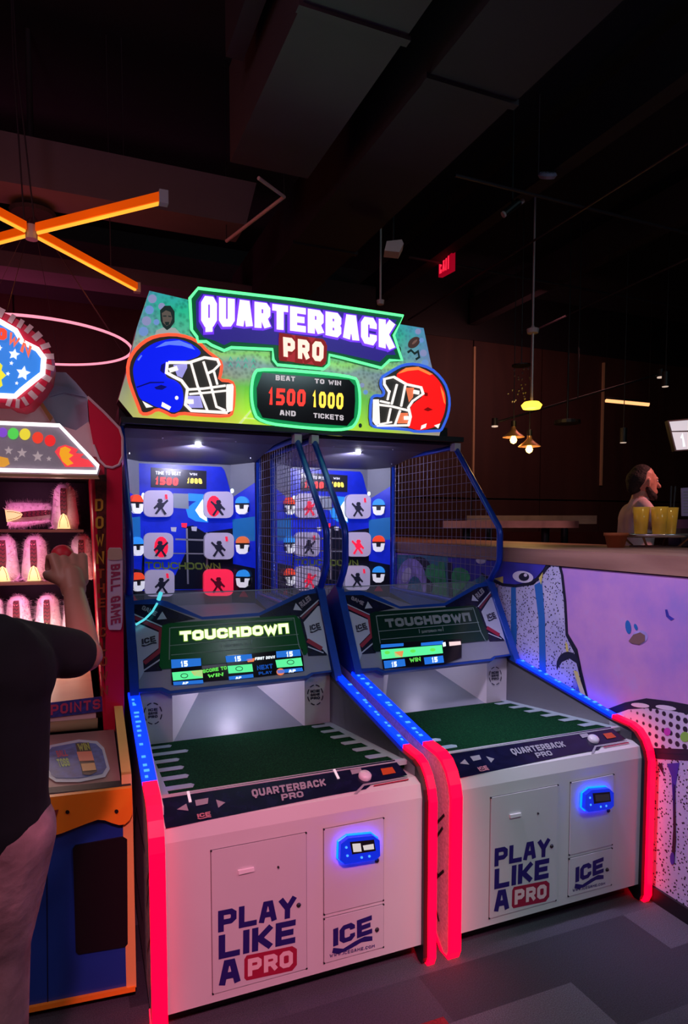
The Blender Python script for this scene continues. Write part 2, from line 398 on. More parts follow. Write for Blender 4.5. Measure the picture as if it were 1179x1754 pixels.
D1, D2, D3, D4 = .0015, .003, .0045, .006
mural('mural_creature', [
 (pblk, [(828, 1000), (836, 988), (880, 1002), (915, 998), (935, 975), (948, 961), (961, 964), (966, 985), (971, 1030), (974, 1085), (990, 1112), (998, 1150), (1012, 1210), (1000, 1225), (900, 1200), (860, 1120)], D1),
 (dotw, [(832, 1004), (838, 994), (880, 1006), (915, 1002), (937, 978), (948, 965), (957, 966), (962, 985), (967, 1030), (970, 1088), (985, 1118), (990, 1150), (1004, 1206), (995, 1225), (900, 1200), (860, 1120)], D2),
 (pblue, [(846, 1006), (854, 1006), (858, 1060), (866, 1130), (856, 1110)], D3),
 (pblue, [(877, 1006), (885, 1006), (887, 1080), (884, 1150), (876, 1150)], D3),
 (pblue, [(917, 1002), (930, 995), (935, 1060), (937, 1160), (926, 1160), (924, 1060)], D3),
 (pblk, [(826, 962), (946, 962), (937, 978), (924, 994), (905, 1003), (885, 1006), (862, 1004), (842, 995), (826, 985)], D3),
 (pdb, [(822, 960), (940, 962), (932, 976), (920, 990), (903, 998), (885, 1001), (864, 999), (845, 991), (826, 980)], D4),
 (pyel, [(849, 991), (864, 987), (864, 999)], D4 + .001), (pyel, [(925, 990), (932, 980), (929, 1002)], D4),
 (pwht, ell(898, 988, 18, 10, 20, 8), D4 + .001), (pblk, ell(900, 988, 9, 7, 16), D4 + .002), (pwht, ell(903, 985, 3, 3, 10), D4 + .003)])
mural('mural_small_creature', [
 (pblk, ell(975, 1140, 20, 24, 20), D4), (dotw, [(955, 1170), (956, 1148), (965, 1134), (978, 1128), (990, 1136), (996, 1160), (1003, 1195), (985, 1195)], D4 + .001),
 (pyel, [(970, 1098), (974, 1104), (976, 1122), (971, 1114)], D3), (pyel, [(985, 1148), (992, 1150), (1013, 1212), (1005, 1214)], D4 + .002), (pblue, [(985, 1160), (990, 1160), (1003, 1212), (980, 1200)], D4 + .001)])
mural('mural_green_figures', [
 (pteal, [(680, 950), (836, 955), (836, 1000), (770, 1045), (680, 1045)], D1),
 (pblk, ell(716, 995, 28, 42, 20, 5), D2), (plil, ell(706, 1000, 26, 44, 24), D3), (pteal, ell(712, 1015, 13, 28, 20), D4), (pwht, ell(698, 985, 7, 14, 14, 20), D4),
 (pgreen, [(728, 985), (732, 970), (742, 965), (751, 970), (752, 962), (762, 962), (766, 1000), (770, 1040), (740, 1040), (744, 1000)], D3),
 (pdb, [(768, 955), (836, 957), (836, 975), (820, 990), (800, 1000), (776, 995)], D2), (pblk, [(768, 962), (776, 965), (778, 1030), (770, 1030)], D3),
 (pgreen, [(775, 985), (780, 973), (792, 972), (803, 978), (808, 990), (795, 1008), (778, 1022)], D4), (pwht, ell(826, 960, 9, 6, 12), D4)])
mural('mural_paint_spots', [
 (plil, ell(1096, 1092, 15, 12, 16, -20), D1), (pbrn, [(1078, 1098), (1086, 1087), (1098, 1083), (1106, 1088), (1106, 1098), (1096, 1104), (1084, 1102)], D2),
 (pblue, ell(1077, 1074, 5, 12, 12, -8), D1), (pblue, ell(1090, 1074, 3, 6, 10, -20), D1), (pdb, [(1140, 1044), (1144, 1044), (1147, 1054), (1156, 1060), (1150, 1063), (1142, 1056)], D1)])
mural('mural_halftone_towers', [
 (pblk, [(1030, 1235), (1042, 1214), (1072, 1203), (1108, 1196), (1150, 1201), (1240, 1218), (1240, 1300), (1030, 1292)], D1),
 (halft, [(1030, 1245), (1046, 1226), (1078, 1215), (1110, 1213), (1150, 1217), (1240, 1235), (1240, 1285), (1030, 1278)], D2),
 (pwht, ell(1098, 1208, 16, 4, 14, 6), D2), (pwht, ell(1142, 1212, 18, 4, 14, 8), D2), (pmag, ell(1145, 1253, 6, 7, 12), D3), (plime, ell(1175, 1262, 8, 9, 12), D3),
 (pblk, [(1104, 1289), (1240, 1296), (1240, 1306), (1104, 1298)], D3),
 (dotw, [(1104, 1298), (1240, 1302), (1240, 1700), (1179, 1562), (1104, 1514)], D2),
 (pdb, [(1144, 1308), (1166, 1306), (1160, 1340), (1156, 1400), (1152, 1330)], D3), (pblk, [(1128, 1310), (1136, 1306), (1140, 1330), (1134, 1320)], D3),
 (pblk, [(1154, 1340), (1159, 1345), (1160, 1440), (1157, 1480), (1152, 1470), (1155, 1420)], D3), (pdb, ell(1154, 1470, 4, 11, 12), D4),
 (pblk, [(1104, 1330), (1110, 1318), (1113, 1330), (1108, 1372), (1118, 1392), (1114, 1394), (1104, 1376)], D3)])
woodbar = wood_mat('counter_wood', (.20, .10, .07), (.38, .22, .15), 8, .45)
bar = MB().prism([W(2.137, -2.5, 1.31), W(2.137, 6.0, 1.31), W(3.0, 6.0, 1.31), W(3.0, -2.5, 1.31)], (0, 0, .075), woodbar).build('bar_counter')
tag(bar, 'long light wooden counter top on the purple mural half wall', 'counter')
# a red carpet plank at the bottom edge of the photo
redc = mat('red_carpet', (.22, .012, .02), .95, noise=(200, .4))
struct(MB().box((.90, 1.40, .0), (1.03, 1.668, .003), redc).build('trim_3'))
# ------------------------------------------------------------------ ceiling ducts and beams
duct = mat('duct_grey', (.052, .038, .050), .7, noise=(1.5, .15)); beamm = mat('beam_paint', (.14, .10, .13), .8, noise=(2, .15))
ductd = mat('dark_duct', (.022, .014, .024), .8, noise=(1.2, .3))
def dk(name, a, b, m, label, cat='duct', slant=0):
    mb = MB(); x0, y0, z0 = a; x1, y1, z1 = b
    mb.prism([(x0, y0, z0), (x1 - slant, y0, z0), (x1, y0, z1), (x0, y0, z1)], (0, y1 - y0, 0), m)
    for k in range(1, 4):
        yy = y0 + (y1 - y0) * k / 4
        if y1 - y0 > 1.5: mb.box((x0 - .015, yy - .02, z0 - .015), (x1 + .015, yy + .02, z0 + .01), m)
    tag(mb.build(name), label, cat)
dk('ceiling_beam', (-5.9, 4.22, 3.40), (1.17, 4.5, 3.67), beamm, 'broad pale grey ceiling beam running behind the glowing orange cross', 'beam', .07)
dk('ceiling_beam', (-5.9, 5.5, 3.38), (1.6, 5.8, 3.49), beamm, 'thin grey ceiling beam farther back, just above the pink ring', 'beam')
dk('air_duct', (.85, -1.0, 3.42), (1.285, 3.58, 3.9), duct, 'grey rectangular duct above the zigzag tube, ending in mid-air')
dk('air_duct', (.72, -1.0, 3.62), (.80, 3.1, 4.0), ductd, 'narrow stepped duct left of the grey rectangular duct')
dk('air_duct', (1.48, -1.0, 3.42), (1.93, 6.2, 3.8), ductd, 'large dark square duct running diagonally towards the lit marquee')
dk('air_duct', (-5.9, 6.3, 3.55), (3.0, 6.7, 3.95), ductd, 'dark cross duct near the back wall behind the marquee')
for i, (x0, z0, lb) in enumerate([(3.1, 3.9, 'black ceiling joist right of the large dark duct'), (4.6, 3.95, 'black ceiling joist above the hanging lamps')]):
    tag(MB().box((x0, -1, z0), (x0 + .12, 7.0, z0 + .3), ductd).build('ceiling_joist'), lb, 'joist')
pipem = mat('pipe_dull', (.05, .035, .05), .5, .4)
def pipe(a, b, r, label): tag(MB().tube([a, b], r, pipem).build('ceiling_pipe'), label, 'pipe')
def Zp(u, v, z):
    d = ray(u, v); return CAM + d * ((z - EYE) / d.z)
pipe(Zp(700, 548, 3.7), Zp(1250, 200, 3.7), .009, 'thin conduit crossing the dark ceiling above the exit sign to upper right')
pipe(Zp(912, 568, 3.6), Zp(1250, 410, 3.6), .009, 'thin conduit rising right from the pole lamp canopy')
pipe(Zp(780, 300, 3.75), Zp(1240, 415, 3.75), .011, 'faint black pipe crossing the ceiling near the smoke detector')
pipe(Zp(700, 440, 3.9), Zp(1240, 540, 3.9), .014, 'faint black pipe crossing the ceiling behind the exit sign')
whitish = mat('fixture_white', (.6, .52, .56), .5)
# zigzag tube, speaker, detector, camera, exit sign
zz = [Zp(443, 305, 3.3), Zp(487, 337, 3.3), Zp(388, 413, 3.3)]
mb = MB().tube(zz, .010, mat('unlit_tube', (.62, .42, .45), .4)); mb.tube([zz[1], zz[1] + V3((0, 0, 1.1))], .003, black); mb.tube([zz[2], zz[2] + V3((0, 0, 1.1))], .003, black)
tag(mb.build('zigzag_tube_lamp'), 'unlit pale zigzag tube lamp hanging below the grey duct', 'lamp')
p = dep(675, 421, 4.2); e = empty('ceiling_speaker', p, 'small pale wedge speaker hanging left of the exit sign', 'speaker')
mb = MB(p).prism([p + RT * a + UP * b for a, b in [(-.06, -.03), (-.045, .03), (.05, .04), (.062, .015), (.035, -.04)]], FW * .09, whitish); mb.build('speaker_box', e)
MB(p).tube([p + FW * .05, p + FW * .05 + V3((0, 0, 4.4 - p.z))], .008, black).build('bracket', e)
p = dep(938, 300, 4.5); e = empty('smoke_detector', p, 'round pale lattice detector hung from a rod high in the dark ceiling', 'detector')
MB(p).lathe(p, [(.0, -.02), (.05, -.02), (.065, 0), (.055, .015), (0, .015)], mat('lavender_plastic', (.35, .30, .5), .5), 18, UP * .8 - FW * .6).build('detector_body', e)
for k in range(4): MB(p).tube([p + RT * (k * .025 - .04) - UP * .02 - FW * .014, p + RT * (k * .025 - .04) + UP * .012 - FW * .022], .003, black).build('slot', e)
MB(p).tube([p + V3((-.06, .02, .0)), p + V3((-.06, .02, 4.4 - p.z))], .005, pipem).build('rod', e)
p = dep(878, 355, 4.6); e = empty('track_spotlight', p, 'small slanted track spotlight with pale ends above the exit sign', 'spotlight')
ax = (dep(895, 345, 4.6) - dep(862, 372, 4.6)).normalized()
MB(p).tube([p - ax * .07, p + ax * .06], .026, black, seg=12).build('lamp_head', e)
MB(p).tube([p - ax * .085, p - ax * .068], .022, whitish, seg=12).build('lens', e); MB(p).tube([p + ax * .05 + RT * .02, p + ax * .075 + RT * .02], .014, whitish).build('end_cap', e)
MB(p).tube([p, V3((p.x, p.y, 4.4))], .008, black).build('stem', e)
p = dep(762, 450, 6.0); e = empty('exit_sign', p, 'red glowing EXIT sign hanging from the dark ceiling', 'sign')
eu = (dep(772, 434, 5.85) - dep(751, 447, 6.15)).normalized(); EP = Plane(p, eu, (0, 0, 1))
sgn = MB(p); sgn.prism([EP.at(a, b) for a, b in [(-.16, -.10), (.16, -.10), (.16, .10), (-.16, .10)]], -EP.N * .04, glow('exit_panel', (.8, 0, .03), .35, (.1, 0, .01))); sgn.build('sign_box', e)
mb = MB(p); text(mb, 'EXIT', lambda x, y: EP.at(-.13 + .26 * x, -.075 + .15 * y, .003), glow('exit_letters', (1, .02, .05), 1.6), .2, .55, .16); mb.build('lettering', e)
MB(p).tube([EP.at(0, .1, -.02), EP.at(0, 4.4 - p.z, -.02)], .008, black).build('rod', e)
for (u, v, w_, lb) in [(652, 517, 5, 'tiny pale ceiling sensor above the right end of the marquee')]:
    p = dep(u, v, w_); tag(MB(p).lathe(p, [(0, -.02), (.025, -.02), (.03, .01), (.008, .015), (.008, 4.4 - p.z)], whitish, 12).build('ceiling_sensor'), lb, 'sensor')
# ------------------------------------------------------------------ X lamp and ring lamp
orange = glow('orange_tube', (1, .36, .03), 1.5); orangeh = glow('orange_housing_glow', (1, .10, .0), .55, (.5, .08, .01))  # orange spill of the tube put into its housing as emission
hub = V3((-.125, 3.857, 3.0)); e = empty('cross_lamp', hub, 'orange glowing tube cross hanging at upper left', 'lamp')
hp = MB(hub); hp.lathe(hub, [(0, -.03), (.03, -.03), (.03, .04), (0, .04)], lgrey, 12); hp.build('hub', e)
for dx, dy in ((.455 + .125, 3.246 - 3.857), (.458 + .125, 4.502 - 3.857), (-.58, -.61), (-.58, .645)):
    d = V3((dx, dy, 0)); n_ = d.normalized(); a = hub + n_ * .045; b = hub + d; sd = V3((-n_.y, n_.x, 0)) * .016
    ho = MB(hub).prism([a + sd, a - sd, b - sd, b + sd], (0, 0, .04), orangeh).build('arm_housing', e)
    MB(hub).tube([a + V3((0, 0, -.004)), b + V3((0, 0, -.004))], .009, orange, seg=10).build('light_tube', e)
    MB(hub).box((b.x - .02, b.y - .02, 2.985), (b.x + .02, b.y + .02, 3.045), lgrey).build('end_cap', e)
    light('POINT', tuple(hub + d * .55 + V3((0, 0, -.06))), 1.2, (1, .25, .03), .08, name='cross_lamp_glow')
for q in (V3((-.03, 0, 0)), V3((.02, .02, 0))):
    MB(hub).tube([hub + q, hub + q * .3 + V3((-.05, -.03, .8)), hub + V3((-.06, -.03, 1.4))], .004, pipem).build('cord', e)
rc = V3((-.134, 4.466, 2.6)); e = empty('ring_lamp', rc, 'large pink neon ring lamp hanging behind the clown game sign', 'lamp')
pk = glow('pink_neon', (1, .30, .42), 1.25)
MB(rc).tube([rc + V3((math.cos(a * math.pi / 36) * .546, math.sin(a * math.pi / 36) * .546, 0)) for a in range(72)], .008, pk, closed=True).build('neon_ring', e, True)
for a in range(6):
    q = rc + V3((math.cos(a * 1.047 + .3) * .546, math.sin(a * 1.047 + .3) * .546, .01)); MB(rc).tube([q, rc + V3((0, 0, .75))], .0016, pipem, seg=4).build('cord', e)
MB(rc).lathe(rc + V3((0, 0, .75)), [(0, -.02), (.12, -.01), (.13, .01), (.02, .05), (.015, 1.05)], ductd, 20).build('canopy', e)
light('POINT', (rc.x, rc.y, rc.z), 5, (1, .12, .25), .4, name='ring_lamp_glow')
for a, b, lb in [((213, 187), (213, 335), 'thin hanging cable right of the orange cross, nearer one'), ((187, 190), (190, 455), 'thin hanging cable between the orange cross arms')]:
    p = dep(b[0], b[1], 4.0); tag(MB(p).tube([p, V3((p.x, p.y, 4.4))], .003, pipem, seg=5).build('hanging_cable'), lb, 'cable')
# ------------------------------------------------------------------ pendants over the bar
bulbm = glow('warm_bulb', (1, .55, .14), 7); shadem = mat('copper_shade', (.55, .30, .16), .35, .6)
def pendant(u, v, w_, label):
    p = dep(u, v, w_); e = empty('pendant_lamp', p, label, 'lamp', 'cone pendant lamps over the bar')
    MB(p).lathe(p, [(.098, -.005), (.09, .005), (.05, .035), (.022, .065), (.02, .09)], shadem, 24).build('lamp_shade', e, True)
    MB(p).lathe(p + V3((0, 0, -.035)), [(0, -.03), (.024, -.018), (.032, .005), (.02, .035), (.01, .05)], bulbm, 14).build('bulb', e, True)
    MB(p).lathe(p + V3((0, 0, .09)), [(.024, 0), (.024, .05), (.004, .06), (.0035, 4.4 - p.z - .09)], black, 10).build('cord', e)
    light('POINT', tuple(p - V3((0, 0, .09))), 2.2, (1, .55, .2), .03, name='pendant_glow')
pendant(880, 748, 6.0, 'left one of the two copper cone pendants hanging over the bar'); pendant(907, 764, 5.9, 'right, lower one of the two copper cone pendants over the bar')
p = dep(911, 694, 5.5); e = empty('pole_lamp', p, 'yellow glowing disc lamp on a pale ceiling pole', 'lamp')
MB(p).lathe(p, [(0, -.03), (.07, -.03), (.085, 0), (.06, .025), (0, .025)], glow('yellow_disc', (1, .62, .04), 3.2), 24).build('light_disc', e, True)
zt = dep(911, 570, 5.5).z; MB(p).tube([p + V3((0, 0, .03)), V3((p.x, p.y, zt))], .012, mat('pole_metal', (.42, .30, .30), .4, .5)).build('pole', e)
MB(p).lathe(V3((p.x, p.y, zt)), [(.012, -.02), (.045, -.015), (.05, .02), (.02, .03), (.008, .05), (.008, 4.4 - zt)], whitish, 16).build('canopy', e)
light('POINT', tuple(p - V3((0, 0, .1))), 2.5, (1, .6, .15), .08, name='pole_lamp_glow')
p = dep(893, 660, 5.6); e = empty('glass_chandelier', p, 'dark cluster of tiny glass drops hanging beside the pole lamp', 'chandelier')
MB(p).lathe(p + V3((0, 0, .16)), [(0, .01), (.08, .01), (.08, 0), (0, 0)], black, 16).build('canopy', e)
MB(p).tube([p + V3((0, 0, .16)), V3((p.x, p.y, 4.4))], .004, black).build('cord', e)
gd = mat('smoked_glass_drop', (.12, .09, .11), .1)
for k in range(26):
    q = p + V3((random.uniform(-.1, .1), random.uniform(-.08, .08), random.uniform(-.15, .14))); MB(p).lathe(q, [(0, -.014), (.010, 0), (0, .014)], gd, 6).build('glass_drop', e)
a, b = dep(848, 724, 6.3), dep(1132, 640, 6.3); m_ = (a + b) / 2; e = empty('balanced_arm_lamp', m_, 'long slanting black arm lamp behind the pendants', 'lamp')
MB(m_).tube([a, b], .010, black).build('arm', e); MB(m_).tube([m_, V3((m_.x, m_.y, 4.4))], .006, black).build('stem', e)
for q in (a, b):
    MB(m_).lathe(q, [(0, .04), (.03, .04), (.03, -.03), (0, -.03)], black, 12).build('lamp_head', e)
    MB(m_).lathe(q, [(0, -.045), (.03, -.04), (.03, -.03)], glow('faint_lens', (1, .75, .6), .6), 12).build('lens', e)
a, b = dep(1038, 686, 6.0), dep(1112, 693, 6.0); m_ = (a + b) / 2; e = empty('linear_pendant', m_, 'horizontal warm glowing bar lamp in front of the brown wall', 'lamp')
MB(m_).tube([a, b], .016, glow('warm_bar', (1, .42, .16), 1.6), seg=10).build('light_tube', e)
MB(m_).tube([a + V3((0, 0, .02)), b + V3((0, 0, .02))], .012, black).build('housing', e)
for q in (a, b): MB(m_).tube([q + V3((0, 0, .02)), V3((q.x, q.y, 4.4))], .002, black, seg=5).build('cord', e)
def spot_pendant(u, v, w_, lb):
    p = dep(u, v, w_); e = empty('spot_pendant', p, lb, 'lamp')
    MB(p).lathe(p, [(0, -.0), (.032, 0), (.032, .13), (.004, .135), (.004, 4.4 - p.z)], black, 14).build('lamp_tube', e)
    MB(p).lathe(p, [(0, -.006), (.026, -.004), (.028, .0)], glow('faint_lens', (1, .75, .6), .6), 14).build('lens', e)
spot_pendant(1068, 758, 6.0, 'small black cylinder pendant below the warm bar lamp'); spot_pendant(1140, 662, 6.0, 'small black cylinder pendant at the right end of the slanting arm')
p = dep(708, 750 - 25, 6.2)
p = dep(972, 726, 6.2); tag(MB(p).lathe(p, [(0, 0), (.12, 0), (.12, .03), (.01, .05), (.005, 4.4 - p.z)], black, 18).build('disc_pendant'), 'unlit black flat disc pendant between pole lamp and warm bar', 'lamp')
# hanging screen at the right edge
p = dep(1185, 745, 5.0); e = empty('menu_screen', p, 'pale glowing price board hanging at the right edge', 'screen')
SP = Plane(p, RT + V3((0, 0, .10)), UP * 1.0 + RT * -.19)
sm = MB(p); sm.prism([SP.px(u, v) for u, v in [(1147, 723), (1230, 708), (1236, 764), (1155, 776)]], -SP.N * .05, black); sm.build('screen_case', e)
mb = MB(p); poly(mb, SP, [(1149, 725), (1230, 711), (1232, 732), (1152, 741)], glow('screen_grey', (.55, .62, .68), .8), .003); poly(mb, SP, [(1152, 743), (1232, 735), (1234, 762), (1157, 774)], glow('screen_grey', (.55, .62, .68), .8), .003)
for (u, v) in [(1164, 752), (1186, 748)]: text(mb, '1', quadfn(SP, (u, v - 6), (u + 10, v - 8), (u + 11, v + 14), (u + 2, v + 16), .005), glow('screen_white', (.9, .92, .95), 1.1), .2)
mb.build('screen_face', e); MB(p).tube([p - SP.N * .03, V3((p.x, p.y + .03, 4.4))], .01, black).build('ceiling_pole', e)
# ------------------------------------------------------------------ things beyond the counter
ledge = wood_mat('ledge_wood', (.20, .13, .12), (.32, .22, .2), 6)
def high_table(u0, u1, v, w_, th, lab, dpt=.5):
    a, b = dep(u0, v, w_), dep(u1, v - 2, w_); zc = (a.z + b.z) / 2; cx, cy = (a.x + b.x) / 2, (a.y + b.y) / 2
    e = empty('high_table', (cx, cy, 0), lab, 'table'); n_ = V3((b.x - a.x, b.y - a.y, 0)); ln = n_.length; n_.normalize(); q = V3((-n_.y, n_.x, 0))
    A = V3((a.x, a.y, zc)); B = V3((b.x, b.y, zc)); MB((cx, cy, 0)).prism([A, B, B + q * dpt, A + q * dpt], (0, 0, -th), ledge).build('table_top', e)
    for k in (.2, .8):
        c = A + (B - A) * k + q * dpt / 2; MB((cx, cy, 0)).tube([V3((c.x, c.y, .02)), V3((c.x, c.y, zc - th))], .035, black, seg=12).build('leg', e)
        MB((cx, cy, 0)).lathe(V3((c.x, c.y, 0)), [(0, 0), (.18, 0), (.18, .015), (.04, .03)], black, 20).build('foot', e)
high_table(760, 992, 893, 5.6, .06, 'nearer high wooden table with a pale edge behind the counter', .35); high_table(800, 1023, 884, 6.3, .08, 'farther high wooden table against the brown wall', .35)
booth = mat('booth_leather', (.05, .012, .012), .5, noise=(5, .2))
be = empty('booth_bench', (5.6, 6.72, 0), 'dark red padded booth bench along the brown back wall', 'bench')
MB((5.6, 6.72, 0)).box((3.2, 6.45, .05), (8, 7.0, 1.0), booth).build('seat', be); MB((5.6, 6.72, 0)).box((3.2, 6.88, 1.0), (8, 7.02, 1.42), booth).build('backrest', be)
# tray, cups, pot, menu on the counter
ct = 1.385; tc = dep(1123, 917, 3.6); tz = tc.z
light('SPOT', (2.7, 1.9, 3.3), 34, (1, .80, .45), .06, (tc.x, tc.y, tz), .28, .6, 'drink_fill_light')  # warm spot added to brighten the drinks
e = empty('serving_stand', (tc.x, tc.y, ct), 'low wire stand holding the silver tray of yellow drinks', 'stand')
MB((tc.x, tc.y, ct)).lathe((tc.x, tc.y, ct), [(0, 0), (.13, 0), (.13, .006), (0, .008)], mat('stand_dark', (.12, .05, .05), .5), 24).build('base', e)
for k in range(4):
    a_ = k * math.pi / 2 + .4; MB((tc.x, tc.y, ct)).tube([V3((tc.x + .12 * math.cos(a_), tc.y + .12 * math.sin(a_), ct + .005)), V3((tc.x + .17 * math.cos(a_), tc.y + .17 * math.sin(a_), tz - .012))], .006, shadem).build('leg', e)
tr = MB((tc.x, tc.y, tz)).lathe((tc.x, tc.y, tz), [(0, -.01), (.19, -.01), (.215, .006), (.21, .01), (.188, -.002), (0, -.002)], mat('tray_steel', (.7, .68, .75), .2, .9), 32)
tag(tr.build('serving_tray', None, True), 'round silver tray on the wire stand under the yellow drinks', 'tray')
juice = mat('yellow_drink', (1, .55, .02), .3)
def cup(u, w_, lb, straw):
    p = dep(u, 914, w_); p.z = tz; e = empty('drink_cup', p, lb, 'cup', 'yellow drinks on the tray'); b = MB(p)
    b.lathe(p, [(0, 0), (.032, 0), (.044, .152), (.041, .152), (.031, .006), (0, .006)], mat('cup_clear', (1, .62, .10), .1, alpha=.45), 24); b.build('cup_wall', e, True)
    MB(p).lathe(p, [(0, .008), (.029, .008), (.039, .138), (0, .138)], juice, 24).build('juice', e, True)
    for s in straw: MB(p).tube([p + V3((s * .5, 0, .02)), p + V3((s, .0, .27))], .0045, black, seg=6).build('straw', e)
cup(1098, 3.55, 'left yellow drink in a clear cup on the tray', []); cup(1129, 3.50, 'middle yellow drink on the tray, beside the one with straws', []); cup(1147, 3.66, 'right yellow drink with two dark straws on the tray', [.005, .035])
p = dep(1055, 945, 3.5); p.z = ct; e = empty('plant_pot', p, 'small terracotta pot on the counter left of the tray', 'pot')
MB(p).lathe(p, [(0, 0), (.042, 0), (.056, .062), (.062, .062), (.062, .078), (.052, .078), (.044, .012), (0, .012)], mat('terracotta', (.42, .10, .03), .7), 24).build('pot_wall', e, True)
MB(p).lathe(p, [(0, .06), (.05, .06)], mat('pot_soil', (.04, .02, .015), 1), 20).build('soil', e)
p = dep(1172, 900, 3.75); p.z = ct; e = empty('menu_holder', p, 'lavender menu card in a dark stand at the right edge', 'menu')
HP = Plane(p, RT, (0, 0, 1)); mb = MB(p); mb.prism([HP.px(u, v) for u, v in [(1167, 836), (1200, 834), (1200, 884), (1168, 884)]], -HP.N * .004, mat('lavender_card', (.42, .33, .62), .6)); mb.build('card', e)
mb = MB(p)
for k in range(8): poly(mb, HP, [(1171, 842 + k * 5), (1196, 841 + k * 5), (1196, 842.5 + k * 5), (1171, 843.5 + k * 5)], txtgrey, .002)
mb.build('card_lines', e)
MB(p).box((p.x - .06, p.y - .03, ct), (p.x + .14, p.y + .05, ct + .1), mat('holder_dark', (.05, .02, .03), .5)).build('holder_block', e)
MB(p).box((p.x - .05, p.y - .02, ct + .1), (p.x + .13, p.y + .04, ct + .15), mat('holder_plum', (.16, .05, .12), .5)).build('holder_tray', e)
# ================================================================== THE TWO FOOTBALL GAMES
DX = .99
L0 = V3((.668, 3.0, 0))
def band(mb, path, x0, x1, off, m, inner=0.0):        # ribbon lying on an edge profile given as (y, z)
    k = len(path); offs = []
    for a in range(k):
        p0 = path[max(a - 1, 0)]; p1 = path[min(a + 1, k - 1)]; ty, tz = p1[0] - p0[0], p1[1] - p0[1]; L = math.hypot(ty, tz)
        offs.append((-tz / L, ty / L))
    for a in range(k - 1):
        (y0, z0), (y1, z1) = path[a], path[a + 1]; o0, o1 = offs[a], offs[a + 1]
        q = [(y0 + o0[0] * inner, z0 + o0[1] * inner), (y1 + o1[0] * inner, z1 + o1[1] * inner), (y1 + o1[0] * off, z1 + o1[1] * off), (y0 + o0[0] * off, z0 + o0[1] * off)]
        mb.prism([W(x0, y, z) for y, z in q], V3((x1 - x0, 0, 0)), m)
scorered = glow('score_red', (1, .03, .02), 1.6); scoreyel = glow('score_yellow', (1, .75, .08), 1.6); scorewht = glow('score_white', (.8, .8, 1), .9)
boardblue = mat('board_blue', (.01, .02, .35), .35, em=(.0, .02, .8), es=.40, noise=(7, .5)); boardcy = mat('board_cyan', (.02, .2, .6), .35, em=(.02, .30, .95), es=.55)
flare = glow('stadium_light', (.75, .92, 1), 2.0); boarddk = mat('board_dark', (.012, .014, .03), .2)
tgtw = mat('target_white', (.50, .45, .60), .4, em=(.55, .48, .75), es=.28); tgtr = mat('target_red', (.8, .02, .06), .4, em=(1, .02, .08), es=.75)
figk = mat('figure_black', (.02, .02, .05), .5); figr = mat('figure_red', (.8, .01, .04), .5, em=(1, .01, .06), es=.7)
hwht = mat('helmet_white', (.8, .8, .85), .4, em=(.9, .9, 1), es=.5); hred = mat('helmet_red', (.7, .06, .02), .4, em=(1, .07, .02), es=.6); hblu = mat('helmet_blue', (.02, .2, .6), .4, em=(.03, .33, 1), es=.6)
horg = mat('helmet_orange', (.7, .16, .05), .4, em=(1, .2, .06), es=.45)
oliv = mat('olive_text', (.12, .16, .03), .5, em=(.2, .3, .03), es=.10)
def player(mb, P, cx, cy, s, m, flip=1):
    f = lambda pts: [(cx + x * s * flip, cy + y * s) for x, y in pts]
    for k, pts in enumerate(([(-3, -10), (3, -10), (5, -6), (3, -3), (-3, -3), (-5, -6)], [(-5, -3), (6, -3), (8, 2), (4, 8), (-3, 8), (-7, 3)],
                [(4, -1), (13, -9), (15, -6), (6, 3)], [(-6, 0), (-12, 6), (-10, 9), (-4, 4)], [(-3, 7), (2, 8), (-6, 18), (-10, 17)], [(1, 7), (5, 7), (12, 17), (8, 19)])):
        poly(mb, P, f(pts), m, .009 + .0005 * k)
def small_helmet(root, P, cx, cy, m, sx=1.0):
    b = MB(L0); dome = [(cx + 13 * sx * math.cos(a), cy - 3 - 12 * math.sin(a)) for a in [i * math.pi / 10 for i in range(11)]]
    poly(b, P, dome, m, .03, .03); poly(b, P, [(cx - 13 * sx, cy - 3), (cx + 13 * sx, cy - 3), (cx + 12 * sx, cy + 13), (cx - 12 * sx, cy + 13)], black, .022, .02)
    poly(b, P, [(cx - 13 * sx, cy + 1), (cx - 5 * sx, cy + 1), (cx - 4 * sx, cy + 8), (cx + 4 * sx, cy + 8), (cx + 5 * sx, cy + 1), (cx + 13 * sx, cy + 1), (cx + 11 * sx, cy + 13), (cx + 5 * sx, cy + 17), (cx - 5 * sx, cy + 17), (cx - 11 * sx, cy + 13)], hwht, .030, .02)
    return b.build('helmet_target', root)
def ice_logo(mb, P, tl, tr, br, bl, m, m2, d=.004):
    f = quadfn(P, tl, tr, br, bl, d)
    text(mb, 'ICE', lambda x, y: f(x, .25 + .75 * y), m, .26, .8, .10)
    mb.face([f(.0, .20), f(.25, .02), f(.55, .16), (f(.8, .22)), f(1.0, .12), f(1.0, -.06), f(.72, .02), f(.4, -.10), f(.12, -.14), f(-.03, .0)], m)
